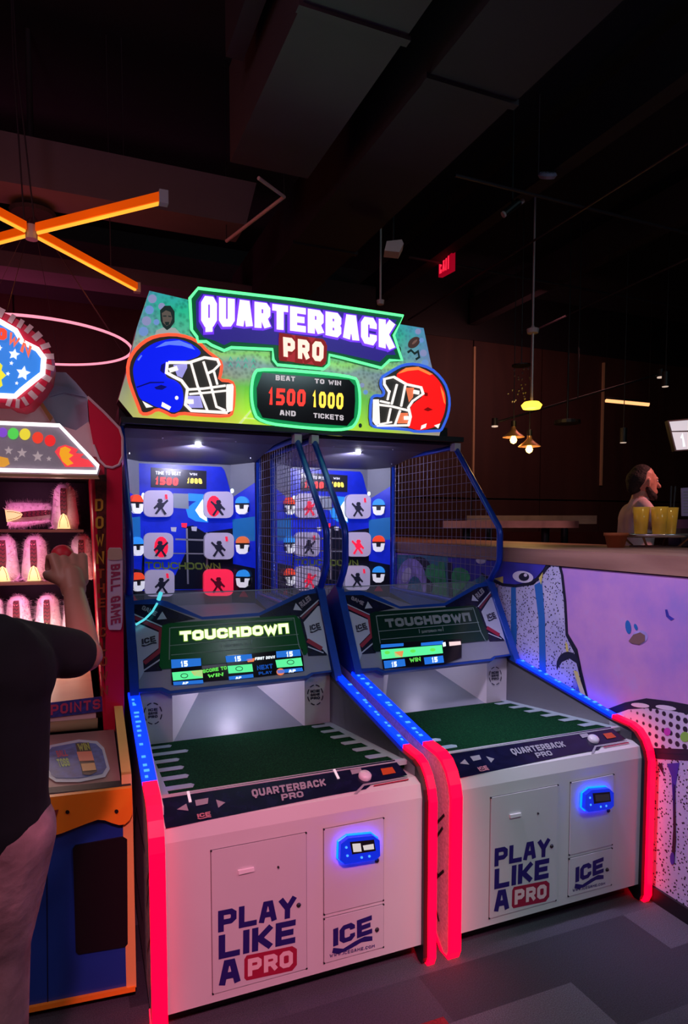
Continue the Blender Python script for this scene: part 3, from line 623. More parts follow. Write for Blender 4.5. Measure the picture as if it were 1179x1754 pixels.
def machine(idx, label):
    dx = DX * idx; root = empty('football_throwing_game', L0 + V3((dx, 0, 0)), label, 'arcade game', 'football arcade cabinets under the marquee')
    B = lambda: MB(L0)
    rail = [(1.985, .05), (1.955, .022), (1.93, .004), (1.905, .006), (1.895, .03), (1.895, .575), (1.905, .612), (1.925, .648), (1.955, .676), (1.99, .688), (2.09, .694)]
    rail2 = [(2.09, .694), (2.79, .808)]
    prof = rail + [(2.79, .808), (4.36, 1.04), (4.36, .05)]
    for (x0, x1, nm) in ((.20, .24, 'left'), (1.088, 1.127, 'right')):
        b = B(); b.prism([W(x0, y, z) for y, z in prof], V3((x1 - x0, 0, 0)), sidegr if nm == 'left' else black, black)
        if nm == 'right': b.face([W(x1 + .0012, y, z) for y, z in prof], sidegr)
        else: b.face([W(x0 - .0012, y, z) for y, z in prof], sidegr); b.face([W(x1 + .0012, y, z) for y, z in prof], black)
        sp = b.build('side_panel', root)
        xs = x0 - .003 if nm == 'left' else x1 + .003                    # angular strokes printed on the outside
        g = B(); P = Plane(W(xs, 1.91, 0), (-K, -1, 0) if nm == 'left' else (K, 1, 0), (0, 0, 1)); sgn = -1 if nm == 'left' else 1
        for pts in ([(.02, .50), (.10, .42), (.10, .38)], [(.03, .45), (.12, .34)], [(.02, .30), (.12, .20), (.05, .10)], [(.06, .27), (.10, .22)], [(.15, .5), (.5, .5), (.7, .3)], [(.3, .2), (.8, .2), (1.1, .5), (1.6, .5)]):
            for qd in strokes([(sgn * a, c) for a, c in pts], .010): g.face([P.at(a, c, 0) for a, c in qd], black)
        g.build('printed_stroke', sp)
        s0, s1 = (x0 - .004, x1) if nm == 'left' else (x0 + .016, x1 + .004)
        b = B(); band(b, rail, s0, s1, .015, ledred, .001); b.build('red_led_strip', sp)
        b = B(); band(b, rail2, s0, s1, .015, ledblue, .001); b.build('blue_led_strip', sp)
        b = B()
        for k in range(18):
            t = .05 + .9 * k / 18 + random.uniform(-.02, .02); y, z = 2.09 + .7 * t, .694 + .114 * t
            if random.random() < .75: band(b, [(y, z), (y + .014, z + .0023)], s0 + .010, s0 + .018 + random.random() * .012, .0168, ledspark, .0155)
        b.each('blue_led_dot', sp)
        # blue post and upper side of the hood
        b = B(); hp = [(2.755, .80), (2.775, .80), (3.02, 1.175), (3.05, 1.20), (3.10, 1.17), (3.25, 1.05), (4.36, 1.04), (4.36, .9), (3.0, .80)]
        b.prism([W(x0 + .002, y, z) for y, z in [(2.74, .80), (2.80, .80), (2.86, .80), (4.36, .90), (4.36, 1.045), (3.35, 1.03), (3.10, 1.16), (3.02, 1.21), (2.99, 1.19)]], V3((x1 - x0 - .004, 0, 0)), bluem, bluem)
        hd = b.build('hood_side', root)
        s = B()
        for y, z in ((2.93, 1.08), (2.82, .90)): s.lathe(W((x0 + x1) / 2, y - .008, z), [(0, -.004), (.006, -.002), (.007, .006)], chrome, 10, V3((0, -.84, .54)))
        s.each('screw', hd)
    # front body
    b = B(); x0, x1 = .24, 1.088
    b.prism([W(x0, y, z) for y, z in [(1.91, .07), (1.91, .585), (1.922, .628), (1.96, .640), (2.9, .56), (2.9, .07)]], V3((x1 - x0, 0, 0)), white)
    b.prism([W(x0, y, z) for y, z in [(1.98, 0), (1.98, .07), (4.3, .07), (4.3, 0)]], V3((x1 - x0, 0, 0)), black)
    b.build('cabinet_body', root)
    F = Plane((0, 1.91, 0), (1, 0, 0), (0, 0, 1)); CPl = Plane(W(.24, 1.922, .628), (1, 0, 0), (0, .108, .046))
    seam = mat('door_seam', (.16, .15, .17), .7)
    def door(nm, q, parent=root):
        a = [F.uv(*p) for p in q]; l = (a[0][0] + a[3][0]) / 2; r = (a[1][0] + a[2][0]) / 2; t = (a[0][1] + a[1][1]) / 2; bt = (a[2][1] + a[3][1]) / 2; g = .0022
        b = B(); b.prism([F.at(l - g, bt - g, .0008), F.at(r + g, bt - g, .0008), F.at(r + g, t + g, .0008), F.at(l - g, t + g, .0008)], -F.N * .002, seam)
        b.prism([F.at(l, bt, .004), F.at(r, bt, .004), F.at(r, t, .004), F.at(l, t, .004)], -F.N * .006, whited)
        for cx_, cz_ in ((l, t), (r, t), (r, bt), (l, bt)): b.lathe(F.at(cx_, cz_, 0), [(0, .005), (.003, .0045), (.003, 0)], screw, 8, F.N)
        return b.build(nm, parent), (l, r, t, bt)
    d1, r1 = door('service_door', [(362.6, 1456), (525, 1426.6), (524, 1658), (363.5, 1702)])
    d2, r2 = door('card_reader_door', [(554.5, 1420), (657, 1401), (656, 1547), (555, 1559.6)])
    d3, r3 = door('ticket_door', [(555, 1571), (657, 1551), (656, 1622), (555, 1648)])
    def lock(u, v, par, r=.0075, m=screw):
        p = F.px(u, v, .004); MB(L0).lathe(p, [(0, .006), (r * .6, .006), (r, .002), (r, 0)], m, 14, F.N).build('lock', par)
    lock(511, 1549, d1); lock(645, 1473, d2); lock(645, 1591, d3); lock(476, 1484, d1, .0035)
    b = B(); poly(b, F, [(407, 1489), (434, 1484), (435, 1490), (408, 1496)], mat('ticket_slot_white', (.9, .88, .9), .3), .010, .006); b.build('ticket_slot', d1)
    b = B(); dd = .0052
    text(b, 'PLAY', quadfn(F, (373, 1559), (507, 1532), (506, 1569), (373, 1596), dd), navyp, .25, .80, .10)
    text(b, 'LIKE', quadfn(F, (374, 1601), (506, 1573), (505, 1613), (374, 1642), dd), navyp, .25, .82, .12)
    text(b, 'A', quadfn(F, (375, 1645), (410, 1638), (411, 1681), (375, 1689), dd), navyp, .26, .85, .1)
    b.build('slogan_lettering', d1)
    b = B(); poly(b, F, [(418, 1642), (422, 1635), (500, 1619), (508, 1624), (508, 1651), (500, 1661), (422, 1678), (418, 1674)], redp, .0048)
    text(b, 'PRO', quadfn(F, (424, 1641), (501, 1625), (501, 1653), (424, 1671), dd + .0004), pinkp, .27, .85, .14); b.build('pro_badge', d1)
    b = B(); ice_logo(b, F, (570, 1590), (636, 1566), (637, 1607), (570, 1630), navyp, navyp, dd)
    text(b, 'WWW.ICEGAME.COM', quadfn(F, (564, 1633), (641, 1616), (641, 1621), (564, 1639), dd), navyp, .2, .7, .2); b.build('logo_print', d3)
    # glowing card reader
    rp = [(577, 1438), (591, 1428), (632, 1424), (643, 1432), (644, 1458), (637, 1464), (584, 1472), (576, 1466)]
    b = B(); poly(b, F, rp, mat('reader_blue', (.01, .03, .5), .25, em=(0, .03, .9), es=.55), .034, .026); rd = b.build('card_reader', root)
    b = B(); b.tube([F.px(u, v, .012) for u, v in rp], .0045, glow('reader_halo', (.0, .03, 1), 14), closed=True, seg=6); b.build('glow_ring', rd)
    b = B(); poly(b, F, [(592, 1434), (633, 1430), (636, 1449), (596, 1455)], black, .0355)
    scr = glow('reader_text', (.6, .65, .6), .8)
    if idx == 0:
        poly(b, F, [(596, 1437), (610, 1436), (612, 1450), (598, 1451)], scr, .036); poly(b, F, [(614, 1440), (632, 1437), (633, 1446), (616, 1448)], scr, .036)
    else: poly(b, F, [(598, 1437), (631, 1434), (633, 1447), (600, 1450)], mat('reader_dim', (.08, .08, .07), .3), .036)
    b.build('reader_screen', rd)
    b = B()
    for u, v in ((586, 1443), (588, 1457), (612, 1460), (625, 1458)): poly(b, F, ell(u, v, 2.2, 2.2, 10), ledspark, .0362)
    b.each('status_light', rd)
    # control panel
    b = B(); poly(b, CPl, [(284, 1420), (275, 1371), (276, 1366), (676, 1302), (698, 1328), (641, 1340), (627, 1352), (560, 1364)], navy, .0015)
    e0 = b.build('control_panel', root)
    b = B(); b.prism([W(.242, y, z) for y, z in [(2.025, .660), (2.045, .660), (2.045, .676), (2.025, .676)]], V3((.85, 0, 0)), lgrey); b.build('turf_edge_trim', root)
    b = B(); text(b, 'QUARTERBACK', quadfn(CPl, (430, 1354), (556, 1335), (559, 1347), (433, 1367), .0035), txtgrey, .25, .8, .12)
    text(b, 'PRO', quadfn(CPl, (481, 1362), (518, 1356), (521, 1366), (483, 1373), .0035), txtgrey, .25, .9, .12); b.build('title_print', e0)
    b = B(); poly(b, CPl, [(303, 1388), (319, 1378), (323, 1390)], txtgrey, .0035); poly(b, CPl, [(370, 1371), (386, 1376), (374, 1385)], txtgrey, .0035)
    poly(b, CPl, [(334, 1372), (357, 1368), (356, 1378), (336, 1382)], txtgrey, .0035); b.each('arrow_print', e0)
    b = B(); ice_logo(b, CPl, (337, 1396), (360, 1391), (362, 1401), (339, 1404), mat('pale_red_print', (.5, .2, .25), .4), redp, .0035); b.build('logo_print', e0)
    b = B(); poly(b, CPl, [(640, 1346), (700, 1335), (700, 1337), (640, 1348)], redp, .003); poly(b, CPl, [(606, 1361), (622, 1344), (698, 1331), (698, 1333), (624, 1347), (612, 1361)], txtgrey, .003); b.build('accent_line', e0)
    p = CPl.px(625, 1331, .001); b = B(); b.lathe(p, [(.022, 0), (.022, .010), (.016, .016), (0, .018)], mat('start_button', (.75, .75, .8), .3), 24, CPl.N); b.build('start_button', e0, True)
    b = B(); poly(b, CPl, [(600, 1320), (618, 1317), (621, 1324), (603, 1328)], txtgrey, .0035); poly(b, CPl, [(652, 1318), (672, 1315), (678, 1325), (656, 1329)], mat('warning_orange', (.55, .08, .02), .4), .0035); b.each('warning_sticker', e0)
    if idx == 0:
        for u, v in ((324, 1366), (576, 1327)):
            p = CPl.px(u, v, .002); b = B(); b.prism([p + CPl.U * a + CPl.V * c for a, c in ((-.004, -.022), (.004, -.022), (.004, .022), (-.004, .022))], CPl.N * .003, mat('white_tab', (.9, .9, .95), .3, em=(1, 1, 1), es=.35)); b.build('lane_tab', e0)
    # play lane
    b = B(); b.prism([W(.245, y, z) for y, z in [(2.045, .668), (2.82, .588), (2.82, .56), (2.045, .64)]], V3((.845, 0, 0)), turf); tf = b.build('playing_turf', root)
    def tz(y): return .668 - (y - 2.045) * .1032
    b = B()
    for s, xo, xi, xt in ((0, .246, .272, .352), (1, 1.089, 1.055, .985)):
        b.prism([W(xo, 2.05, tz(2.05) + .0015), W(xo, 2.82, tz(2.82) + .0015), W(xi, 2.82, tz(2.82) + .0015), W(xi, 2.05, tz(2.05) + .0015)], (0, 0, .002), teal)
        for k in range(6):
            y = 2.10 + k * .122 + s * .02; xq = xt + (.0 if k != 4 or s else .05)
            b.prism([W(xi, y, tz(y) + .0015), W(xq, y, tz(y) + .0015), W(xq + (.008 if s == 0 else -.008), y + .02, tz(y) + .0015), W(xq, y + .045, tz(y + .045) + .0015), W(xi, y + .045, tz(y + .045) + .0015)], (0, 0, .002), teal)
    b.each('yard_line_marking', tf)
    for xq, nm in ((.241, 0), (1.088, 1)):
        b = B(); b.prism([W(xq, y, z) for y, z in [(1.965, .640), (1.965, .672), (2.06, .682), (2.80, .795), (2.82, .81), (2.82, .56)]], V3((.006, 0, 0)), liner); b.build('inner_side_wall', root)
    b = B(); b.prism([W(.372, 2.82, .586), W(.978, 2.82, .586), W(.79, 3.12, .74), W(.55, 3.12, .74)], V3((0, .005, -.01)), brushed); b.build('return_ramp', root)
    for s, xa, xb, xc in ((0, .246, .375, .55), (1, 1.088, .965, .79)):
        b = B(); b.prism([W(xa, 2.815, .56), W(xb, 2.815, .56), W(xb, 2.815, .86), W(xa, 2.815, .86)], (0, .012, 0), white)
        b.prism([W(xb, 2.815, .57), W(xc, 3.12, .70), W(xc, 3.12, .95), W(xb, 2.815, .86)], (0, .012, 0), white); bx_ = b.build('corner_block', root)
        P = Plane((0, 2.815 - .001, 0), (1, 0, 0), (0, 0, 1)); b = B(); cu, cv, rx, ry = ((262, 1222, 15, 18), (540, 1190, 13, 17))[s]
        for k in range(8): pstroke(b, P, ell(cu, cv, rx, ry, 4, 0, k * 45 + 4, k * 45 + 34), .0045, figk, .002)
        for k in range(3): text(b, ('ICE', 'GAME', 'PRO')[k], quadfn(P, (cu - 8, cv - 8 + 6 * k), (cu + 8, cv - 9.5 + 6 * k), (cu + 8, cv - 5 + 6 * k), (cu - 8, cv - 3.5 + 6 * k), .002), figk, .26, .8, .1)
        b.build('round_emblem', bx_)
    # display hood
    D = Plane(W(.24, 2.77, .81), (1, 0, 0), (K * .24, .24, .377))
    outl = [(214, 1036), (226, 1029), (262, 1026), (285, 1031), (345, 1058), (443, 1052), (515, 1017), (541, 1011), (556, 1012), (581, 1154), (538, 1158), (529, 1165), (390, 1179), (289, 1189), (274, 1183), (232, 1186)]
    b = B(); poly(b, D, outl, bluem, 0, .03); dp = b.build('display_panel', root)
    b = B(); poly(b, D, [(229, 1036), (268, 1036), (345, 1063), (443, 1058), (520, 1023), (541, 1020), (568, 1152), (534, 1156), (525, 1161), (390, 1174), (292, 1184), (278, 1178), (238, 1180)], brushed, .002); b.build('face_plate', dp)
    b = B(); poly(b, D, [(228, 1036), (268, 1036), (330, 1061), (334, 1062), (285, 1070), (275, 1079), (277, 1150), (246, 1152), (228, 1060)], navy, .0035); poly(b, D, [(443, 1058), (520, 1023), (541, 1020), (552, 1060), (560, 1127), (528, 1128), (511, 1060), (445, 1062)], navy, .0035); b.each('navy_wing_print', dp)
    b = B(); poly(b, D, [(228, 1066), (272, 1085), (272, 1110), (244, 1132), (246, 1152), (238, 1166), (233, 1110)], silver, .005); poly(b, D, [(519, 1070), (543, 1043), (546, 1042), (556, 1090), (562, 1127), (548, 1112), (526, 1098)], silver, .005); b.each('silver_wing_print', dp)
    b = B(); pstroke(b, D, [(227, 1058), (274, 1080), (274, 1115), (246, 1137)], .018, redp, .006); pstroke(b, D, [(544, 1036), (516, 1064)], .012, mat('dark_red_print', (.16, .02, .05), .4), .006); pstroke(b, D, [(526, 1101), (551, 1116)], .022, redp, .006); b.each('red_band_print', dp)
    b = B(); pstroke(b, D, [(227, 1053), (276, 1075)], .006, silver, .0065); pstroke(b, D, [(545, 1032), (513, 1061)], .006, silver, .0065); pstroke(b, D, [(245, 1150), (275, 1130)], .006, silver, .0065); pstroke(b, D, [(527, 1112), (554, 1123)], .006, silver, .0065)
    poly(b, D, [(267, 1063), (276, 1049), (284, 1062)], silver, .0065); poly(b, D, [(501, 1049), (505, 1037), (516, 1050)], silver, .0065)
    text(b, 'GAME', quadfn(D, (243, 1038), (268, 1050), (264, 1057), (240, 1045), .0065), txtgrey, .25, .9, .1); text(b, 'RULES', quadfn(D, (510, 1037), (527, 1024), (532, 1032), (516, 1046), .0065), txtgrey, .25, .9, .1); b.build('arrow_print', dp)
    b = B(); ice_logo(b, D, (241, 1096), (264, 1090), (267, 1103), (242, 1108), figk, figk, .0065); ice_logo(b, D, (529, 1076), (546, 1071), (550, 1083), (531, 1088), figk, figk, .0065); b.build('logo_print', dp)
    sg = mat('screen_green', (.003, .035, .015), .2, em=(.0, .12, .02), es=.12) if idx == 0 else mat('screen_green_off', (.004, .035, .02), .2)
    b = B(); poly(b, D, [(276, 1073), (290, 1069), (505, 1058), (513, 1066), (527, 1120), (524, 1126), (276, 1148), (272, 1142)], sg, .007); sc = b.build('screen', dp)
    lg = mat('screen_line', (.25, .38, .32), .4)
    b = B(); pstroke(b, D, [(289, 1132), (289, 1078), (502, 1063), (511, 1110), (519, 1128)], .004, lg, .0085)
    for a_, c_ in (((289, 1108), (510, 1091)), ((292, 1124), (512, 1108)), ((291, 1077), (500, 1066))): pstroke(b, D, [a_, c_], .003, lg, .0085)
    pstroke(b, D, [(378, 1104), (378, 1112)], .003, lg, .0085); pstroke(b, D, [(430, 1099), (430, 1108)], .003, lg, .0085); text(b, 'QUARTERBACK PRO', quadfn(D, (383, 1107), (427, 1104), (427, 1108), (383, 1112), .0085), lg, .2, .8, .2); b.build('screen_frame_line', sc)
    tm = glow('touchdown_lit', (.93, 1, .52), 1.5) if idx == 0 else mat('touchdown_dim', (.22, .30, .27), .4)
    if idx == 0:
        b = B(); text(b, 'TOUCHDOWn', quadfn(D, (306, 1084), (492, 1072), (494, 1089), (307, 1101), .0088), mat('touchdown_edge', (.1, .3, .03), .4, em=(.35, .7, .05), es=.45), .46, 1.12, .12, .33); b.build('touchdown_outline', sc)
    b = B(); text(b, 'TOUCHDOWn', quadfn(D, (306, 1084), (492, 1072), (494, 1089), (307, 1101), .0092), tm, .33, 1.12, .12); b.build('touchdown_lettering', sc)
    # led matrix rows
    cb = glow('matrix_blue', (.02, .25, 1), .55); cg = glow('matrix_green', (.12, 1, .36), .85); ctx = glow('matrix_white', (.85, .95, 1), 1.1); cgr = glow('matrix_text_green', (.15, .9, .1), .8); corg = glow('matrix_orange', (1, .25, .08), .8); cbt = glow('matrix_dim_blue', (.0, .1, .6), .5)
    b = B(); pk_ = lambda q: [(u, v) for u, v in q]
    if idx == 0:
        poly(b, D, [(292, 1131), (345, 1130), (345, 1149), (388, 1144), (388, 1125), (440, 1122), (470, 1119), (517, 1116), (521, 1154), (440, 1163), (346, 1170), (294, 1175)], blackg, .0086)
        for q, m in (([(292, 1132), (343, 1130), (344, 1143), (293, 1147)], cb), ([(385, 1127), (430, 1124), (432, 1135), (387, 1138)], cb), ([(472, 1120), (513, 1117), (515, 1128), (473, 1131)], cb),
                     ([(294, 1154), (346, 1150), (347, 1164), (296, 1168)], cg), ([(389, 1144), (431, 1141), (433, 1154), (391, 1157)], cg), ([(471, 1135), (515, 1131), (518, 1145), (474, 1148)], cg),
                     ([(296, 1170), (347, 1167), (348, 1173), (297, 1176)], cb), ([(391, 1162), (433, 1158), (434, 1164), (392, 1168)], cb), ([(474, 1152), (517, 1148), (519, 1154), (475, 1158)], cb),
                     ([(326, 1152), (346, 1150), (347, 1163), (332, 1160)], corg), ([(421, 1133), (436, 1131), (434, 1137), (424, 1138)], corg), (ell(480, 1155, 7, 6, 12), corg)): poly(b, D, q, m, .0095)
        for s_, q in (('15', [(308, 1135), (320, 1134), (321, 1144), (309, 1145)]), ('15', [(400, 1128), (411, 1127), (412, 1136), (401, 1137)]), ('15', [(489, 1121), (500, 1120), (501, 1129), (490, 1130)]),
                      ('AP', [(312, 1171), (322, 1170), (322, 1174), (312, 1175)]), ('AP', [(403, 1163), (413, 1162), (413, 1166), (403, 1167)]), ('AP', [(494, 1152), (506, 1151), (506, 1156), (494, 1157)]), ('FIRST DOWN', [(436, 1130), (470, 1127), (470, 1132), (436, 1135)])):
            text(b, s_, quadfn(D, *q, .0105), ctx, .28, .8, .12)
        text(b, 'SCORE TO', quadfn(D, (346, 1150), (387, 1144), (388, 1150), (347, 1156), .0105), cgr, .25, .8, .1); text(b, 'WIN', quadfn(D, (355, 1158), (382, 1155), (382, 1161), (355, 1164), .0105), cgr, .25, .8, .1)
        text(b, 'NEXT', quadfn(D, (439, 1144), (466, 1141), (467, 1149), (440, 1152), .0105), cbt, .25, .8, .1); text(b, 'PLAY', quadfn(D, (442, 1155), (465, 1153), (466, 1158), (443, 1160), .0105), cbt, .25, .8, .1)
        for u, v in ((315, 1160), (409, 1149), (497, 1139)): pstroke(b, D, ell(u, v, 6, 3.6, 10) + ell(u, v, 6, 3.6, 10)[:1], .003, figk, .0105)
    else:
        sh = -268; f = lambda q: [(u, v) for u, v in q]       # measured on the second screen, brought back to the first
        D2_ = Plane(D.O + V3((DX, 0, 0)), D.U, D.V)
        def put(q, m, d):
            b.face([D2_.px(u, v, d) - V3((DX, 0, 0)) for u, v in q], m)
        put([(650, 1104), (790, 1098), (790, 1130), (762, 1140), (656, 1148)], blackg, .0086)
        for q, m in (([(651, 1106), (690, 1104), (690, 1109), (651, 1112)], cb), ([(720, 1104), (758, 1101), (758, 1107), (720, 1109)], cb), ([(651, 1115), (756, 1108), (758, 1122), (653, 1131)], cg), ([(656, 1134), (692, 1131), (694, 1143), (658, 1147)], cb), ([(725, 1129), (758, 1126), (760, 1138), (727, 1141)], cb),
                     ([(674, 1119), (690, 1117), (688, 1128), (676, 1127)], corg), ([(768, 1103), (788, 1102), (789, 1108), (769, 1110)], glow('matrix_pale', (1, .75, .7), .8)), ([(757, 1104), (762, 1103), (763, 1110), (758, 1111)], ctx)): put(q, m, .0095)
        for s_, q in (('15', [(669, 1136), (678, 1135), (679, 1144), (670, 1145)]), ('15', [(738, 1129), (748, 1128), (749, 1137), (739, 1138)])):
            fn0 = quadfn(D2_, *q, .0105); text(b, s_, lambda x, y: fn0(x, y) - V3((DX, 0, 0)), ctx, .28, .8, .12)
        fn1 = quadfn(D2_, (700, 1130), (719, 1128), (720, 1135), (701, 1137), .0105); text(b, 'WIN', lambda x, y: fn1(x, y) - V3((DX, 0, 0)), cgr, .25, .8, .1)
        for u in (662, 706, 740): b.face([D2_.px(a_, c_, .0105) - V3((DX, 0, 0)) for a_, c_ in ell(u, 1120 - (u - 662) * .05, 5, 3, 8)], cgr)
    b.build('led_matrix', sc)
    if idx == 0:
        b = B(); b.tube([D.px(u, v, .035) for u, v in [(230, 1076), (245, 1067), (258, 1054), (266, 1040)]], .005, glow('cyan_reflection', (.1, .75, .85), .9), seg=8)  # reflection streak modelled as a glowing tube
        b.tube([D.px(268, 1034, .035), D.px(272, 1022, .035)], .009, glow('cyan_reflection', (.1, .75, .85), .9), seg=8); b.build('cyan_reflection_streak', dp)
    # acrylic shield and chamber floor
    b = B(); b.prism([W(.245, 3.12, 1.0), W(1.09, 3.12, 1.0), W(1.09, 3.12, 1.185), W(.245, 3.12, 1.185)], (0, .006, 0), glass); b.build('clear_shield', root)
    b = B(); b.tube([W(.245, 3.123, 1.187), W(1.09, 3.123, 1.187)], .003, mat('shield_edge', (.25, .32, .38), .3), seg=6); b.build('shield_edge', root)
    b = B(); b.prism([W(.242, y, z) for y, z in [(3.06, .93), (4.3, .99), (4.3, .95), (3.06, .89)]], V3((.85, 0, 0)), grey)
    b.prism([W(.242, y, z) for y, z in [(4.33, .07), (4.36, .07), (4.36, 1.97), (4.33, 1.97)]], V3((.85, 0, 0)), grey); b.build('chamber_wall', root)
    # target board with six targets
    BP = Plane((0, 4.33, 0), (1, 0, 0), (0, 0, 1))
    b = B(); poly(b, BP, [(222, 793), (379, 800), (384, 806), (397, 852), (399, 1008), (226, 1012)], boardblue, .012, .011)
    tb = b.build('target_board', root)
    b = B(); poly(b, BP, [(247, 905), (262, 912), (330, 900), (350, 912), (398, 905), (399, 1008), (240, 1010)], boarddk, .013)  # reflection in the board's centre drawn as flat dark shapes and lines
    poly(b, BP, [(247, 905), (285, 900), (318, 905), (318, 945), (300, 985), (247, 990)], boardblue, .0135)
    for q in ([(300, 922), (392, 925), (392, 928), (300, 925)], [(247, 946), (392, 948), (392, 950), (247, 948)], [(318, 905), (321, 905), (323, 1000), (320, 1000)], [(352, 912), (355, 912), (356, 1000), (353, 1000)]): poly(b, BP, q, txtgrey, .014)
    b.each('pocket_reflection', tb)
    b = B(); poly(b, BP, [(318, 872), (330, 862), (352, 850), (356, 895), (335, 893), (322, 886)], boardcy, .0135); poly(b, BP, [(334, 874), (346, 856), (350, 854), (354, 893), (342, 886)], flare, .0145)
    poly(b, BP, [(322, 845), (396, 850), (396, 862), (322, 858)], boardcy, .013); poly(b, BP, ell(397, 841, 3, 4, 8), flare, .014); poly(b, BP, ell(245, 850, 3, 6, 8), flare, .014); b.each('stadium_light_print', tb)
    b = B(); poly(b, BP, [(296, 845), (322, 846), (323, 872), (297, 870)], brushed, .0145)
    for k, (u, v) in enumerate(((292, 903), (310, 896), (327, 902))): poly(b, BP, [(u, v), (u + 10, v), (u + 9, v + 8), (u + 1, v + 7)], (txtwhite, figr, txtwhite)[k], .0148)
    b.each('center_print', tb)
    b = B(); poly(b, BP, [(258, 801), (353, 807), (353, 838), (258, 835)], mat('score_panel', (.02, .02, .035), .25), .016, .003); sb = b.build('score_panel', tb)
    b = B(); text(b, 'TIME TO BEAT', quadfn(BP, (266, 807), (309, 809), (309, 815), (266, 813), .018), scorewht, .25, .75, .15); text(b, 'WIN', quadfn(BP, (324, 810), (337, 811), (337, 815), (324, 814), .018), scorewht, .25, .8, .15)
    text(b, '1500', quadfn(BP, (266, 817), (305, 819), (304, 832), (265, 830), .018), scorered, .26, .62, .14); text(b, '1000', quadfn(BP, (321, 819), (344, 820), (346, 829), (319, 828), .018), scoreyel, .28, .62, .14); b.build('score_digits', sb)
    b = B(); text(b, 'TOUCHDOWN', quadfn(BP, (248, 962), (376, 964), (378, 976), (248, 974), .0155), oliv, .22, 1.1, .12); b.build('touchdown_olive_text', tb)  # dim olive letters set across the lower board
    pat = [((270, 863), 0, 0), ((372, 865), 1, 1), ((270, 935), 1, 0), ((373, 935), 0, 1), ((272, 998), 0, 0), ((372, 997), 1, 1)] if idx == 0 else [((270, 863), 2, 0), ((372, 865), 0, 1), ((270, 935), 0, 0), ((373, 935), 2, 1), ((272, 998), 2, 0), ((372, 997), 0, 1)]
    for (u, v), k, fl in pat:
        b = B(); q = rrect(u, v, 50, 45, .45); full = (k == 1 and fl == 1 and v > 900)
        poly(b, BP, q, tgtr if full else tgtw, .05, .035); t = b.build('player_target', tb)
        b = B(); poly(b, BP, rrect(u, v, 50, 45, .45), lgrey, .047, .02); b.build('target_rim', t)
        b = B(); P2 = Plane(BP.O - V3((0, .045, 0)), BP.U, BP.V)
        if k == 1 and not full: poly(b, P2, ell(u - (6 if fl else -6), v + 2, 12, 18, 14), figr, .0075)
        player(b, P2, u + (2 if fl else 4), v + 1, .95, figk if k == 0 else (figr if k == 2 else (figk if not full else mat('figure_dark_red', (.3, 0, .03), .5))), -1 if fl else 1)
        if k == 0: poly(b, P2, [(u + 12, v - 16), (u + 16, v - 16), (u + 17, v - 8), (u + 13, v - 8)], figr, .014)
        b.build('player_print', t)
    # angled wings with helmet targets
    for s, pa, pb, hs in ((0, (.248, 4.235), (.388, 4.33), (hred, hblu, hred)), (1, (.950, 4.33), (1.088, 4.235), (hblu, horg if idx == 0 else hred, hblu))):
        A, Bq = W(pa[0], pa[1], 0), W(pb[0], pb[1], 0); P = Plane(A, Bq - A, (0, 0, 1)); L = (Bq - A).length
        b = B(); za, zb = (1.74, 1.66) if s == 0 else (1.68, 1.78)
        b.prism([P.at(0, .99), P.at(L, .99), P.at(L, zb), P.at(0, za)], -P.N * .01, boardblue); 
        b.prism([P.at(0, za), P.at(L, zb), P.at(L, 1.97), P.at(0, 1.97)], -P.N * .01, grey); wg = b.build('side_wing', root)
        b = B(); b.face([P.at(.0, .99, .001), P.at(L, .99, .001), P.at(L, 1.22, .001), P.at(0, 1.25, .001)], boarddk); b.face([P.at(0, 1.40, .001), P.at(L, 1.40, .001), P.at(L, 1.56, .001), P.at(0, 1.54, .001)], mat('board_teal', (.01, .14, .4), .4, em=(.01, .2, .6), es=.25))
        b.face([P.at(L * .3, 1.03, .002), P.at(L * .7, 1.03, .002), P.at(L * .5, 1.08, .002)], redp); b.each('wing_print', wg)
        for k, m in enumerate(hs):
            zc = (1.635, 1.375, 1.155)[k]; q = P.at(L * (.62 if s == 0 else .52), zc, 0) ; b = B()
            r = .044; c = [P.at(L * (.62 if s == 0 else .52) + r * math.cos(a_), zc + .012 + r * math.sin(a_), .035) for a_ in [i * math.pi / 10 for i in range(11)]]; b.prism(c, -P.N * .03, m)
            g = lambda pts, d, m_: b.prism([P.at(L * (.62 if s == 0 else .52) + x_, zc + z_, d) for x_, z_ in pts], -P.N * .022, m_)
            g([(-r, .012), (r, .012), (r * .9, -.045), (-r * .9, -.045)], .028, black)
            g([(-r, 0), (-r * .4, 0), (-r * .35, -.026), (r * .35, -.026), (r * .4, 0), (r, 0), (r * .85, -.045), (r * .4, -.06), (-r * .4, -.06), (-r * .85, -.045)], .036, hwht)
            b.build('helmet_target', wg)
    # ceiling of the chamber with its lamp
    b = B(); b.prism([W(.242, y, z) for y, z in [(3.42, 1.975), (4.34, 1.965), (4.34, 1.988), (3.42, 1.988)]], V3((.85, 0, 0)), mat('chamber_ceiling', (.05, .035, .05), .6)); 
    b.prism([W(.242, 3.75, 1.972), W(1.09, 3.75, 1.972), W(1.09, 4.32, 1.90), W(.242, 4.32, 1.90)], (0, 0, .01), mat('chamber_slope', (.09, .085, .12), .5)); cl = b.build('chamber_ceiling', root)
    p = W(.655, 3.80, 1.955); b = B(); b.lathe(p, [(0, -.012), (.014, -.01), (.018, .006)], glow('spot_lens', (.9, .92, 1), 9), 14); b.build('spot_lens', cl)
    b = B()
    for xx, yy in ((.3, 4.1), (.45, 3.7), (.85, 3.7), (1.03, 4.1)): b.lathe(W(xx, yy, 1.975 - max(0, yy - 3.75) * .145), [(0, -.006), (.006, -.004), (.006, .004)], chrome, 8)
    b.each('screw', cl)
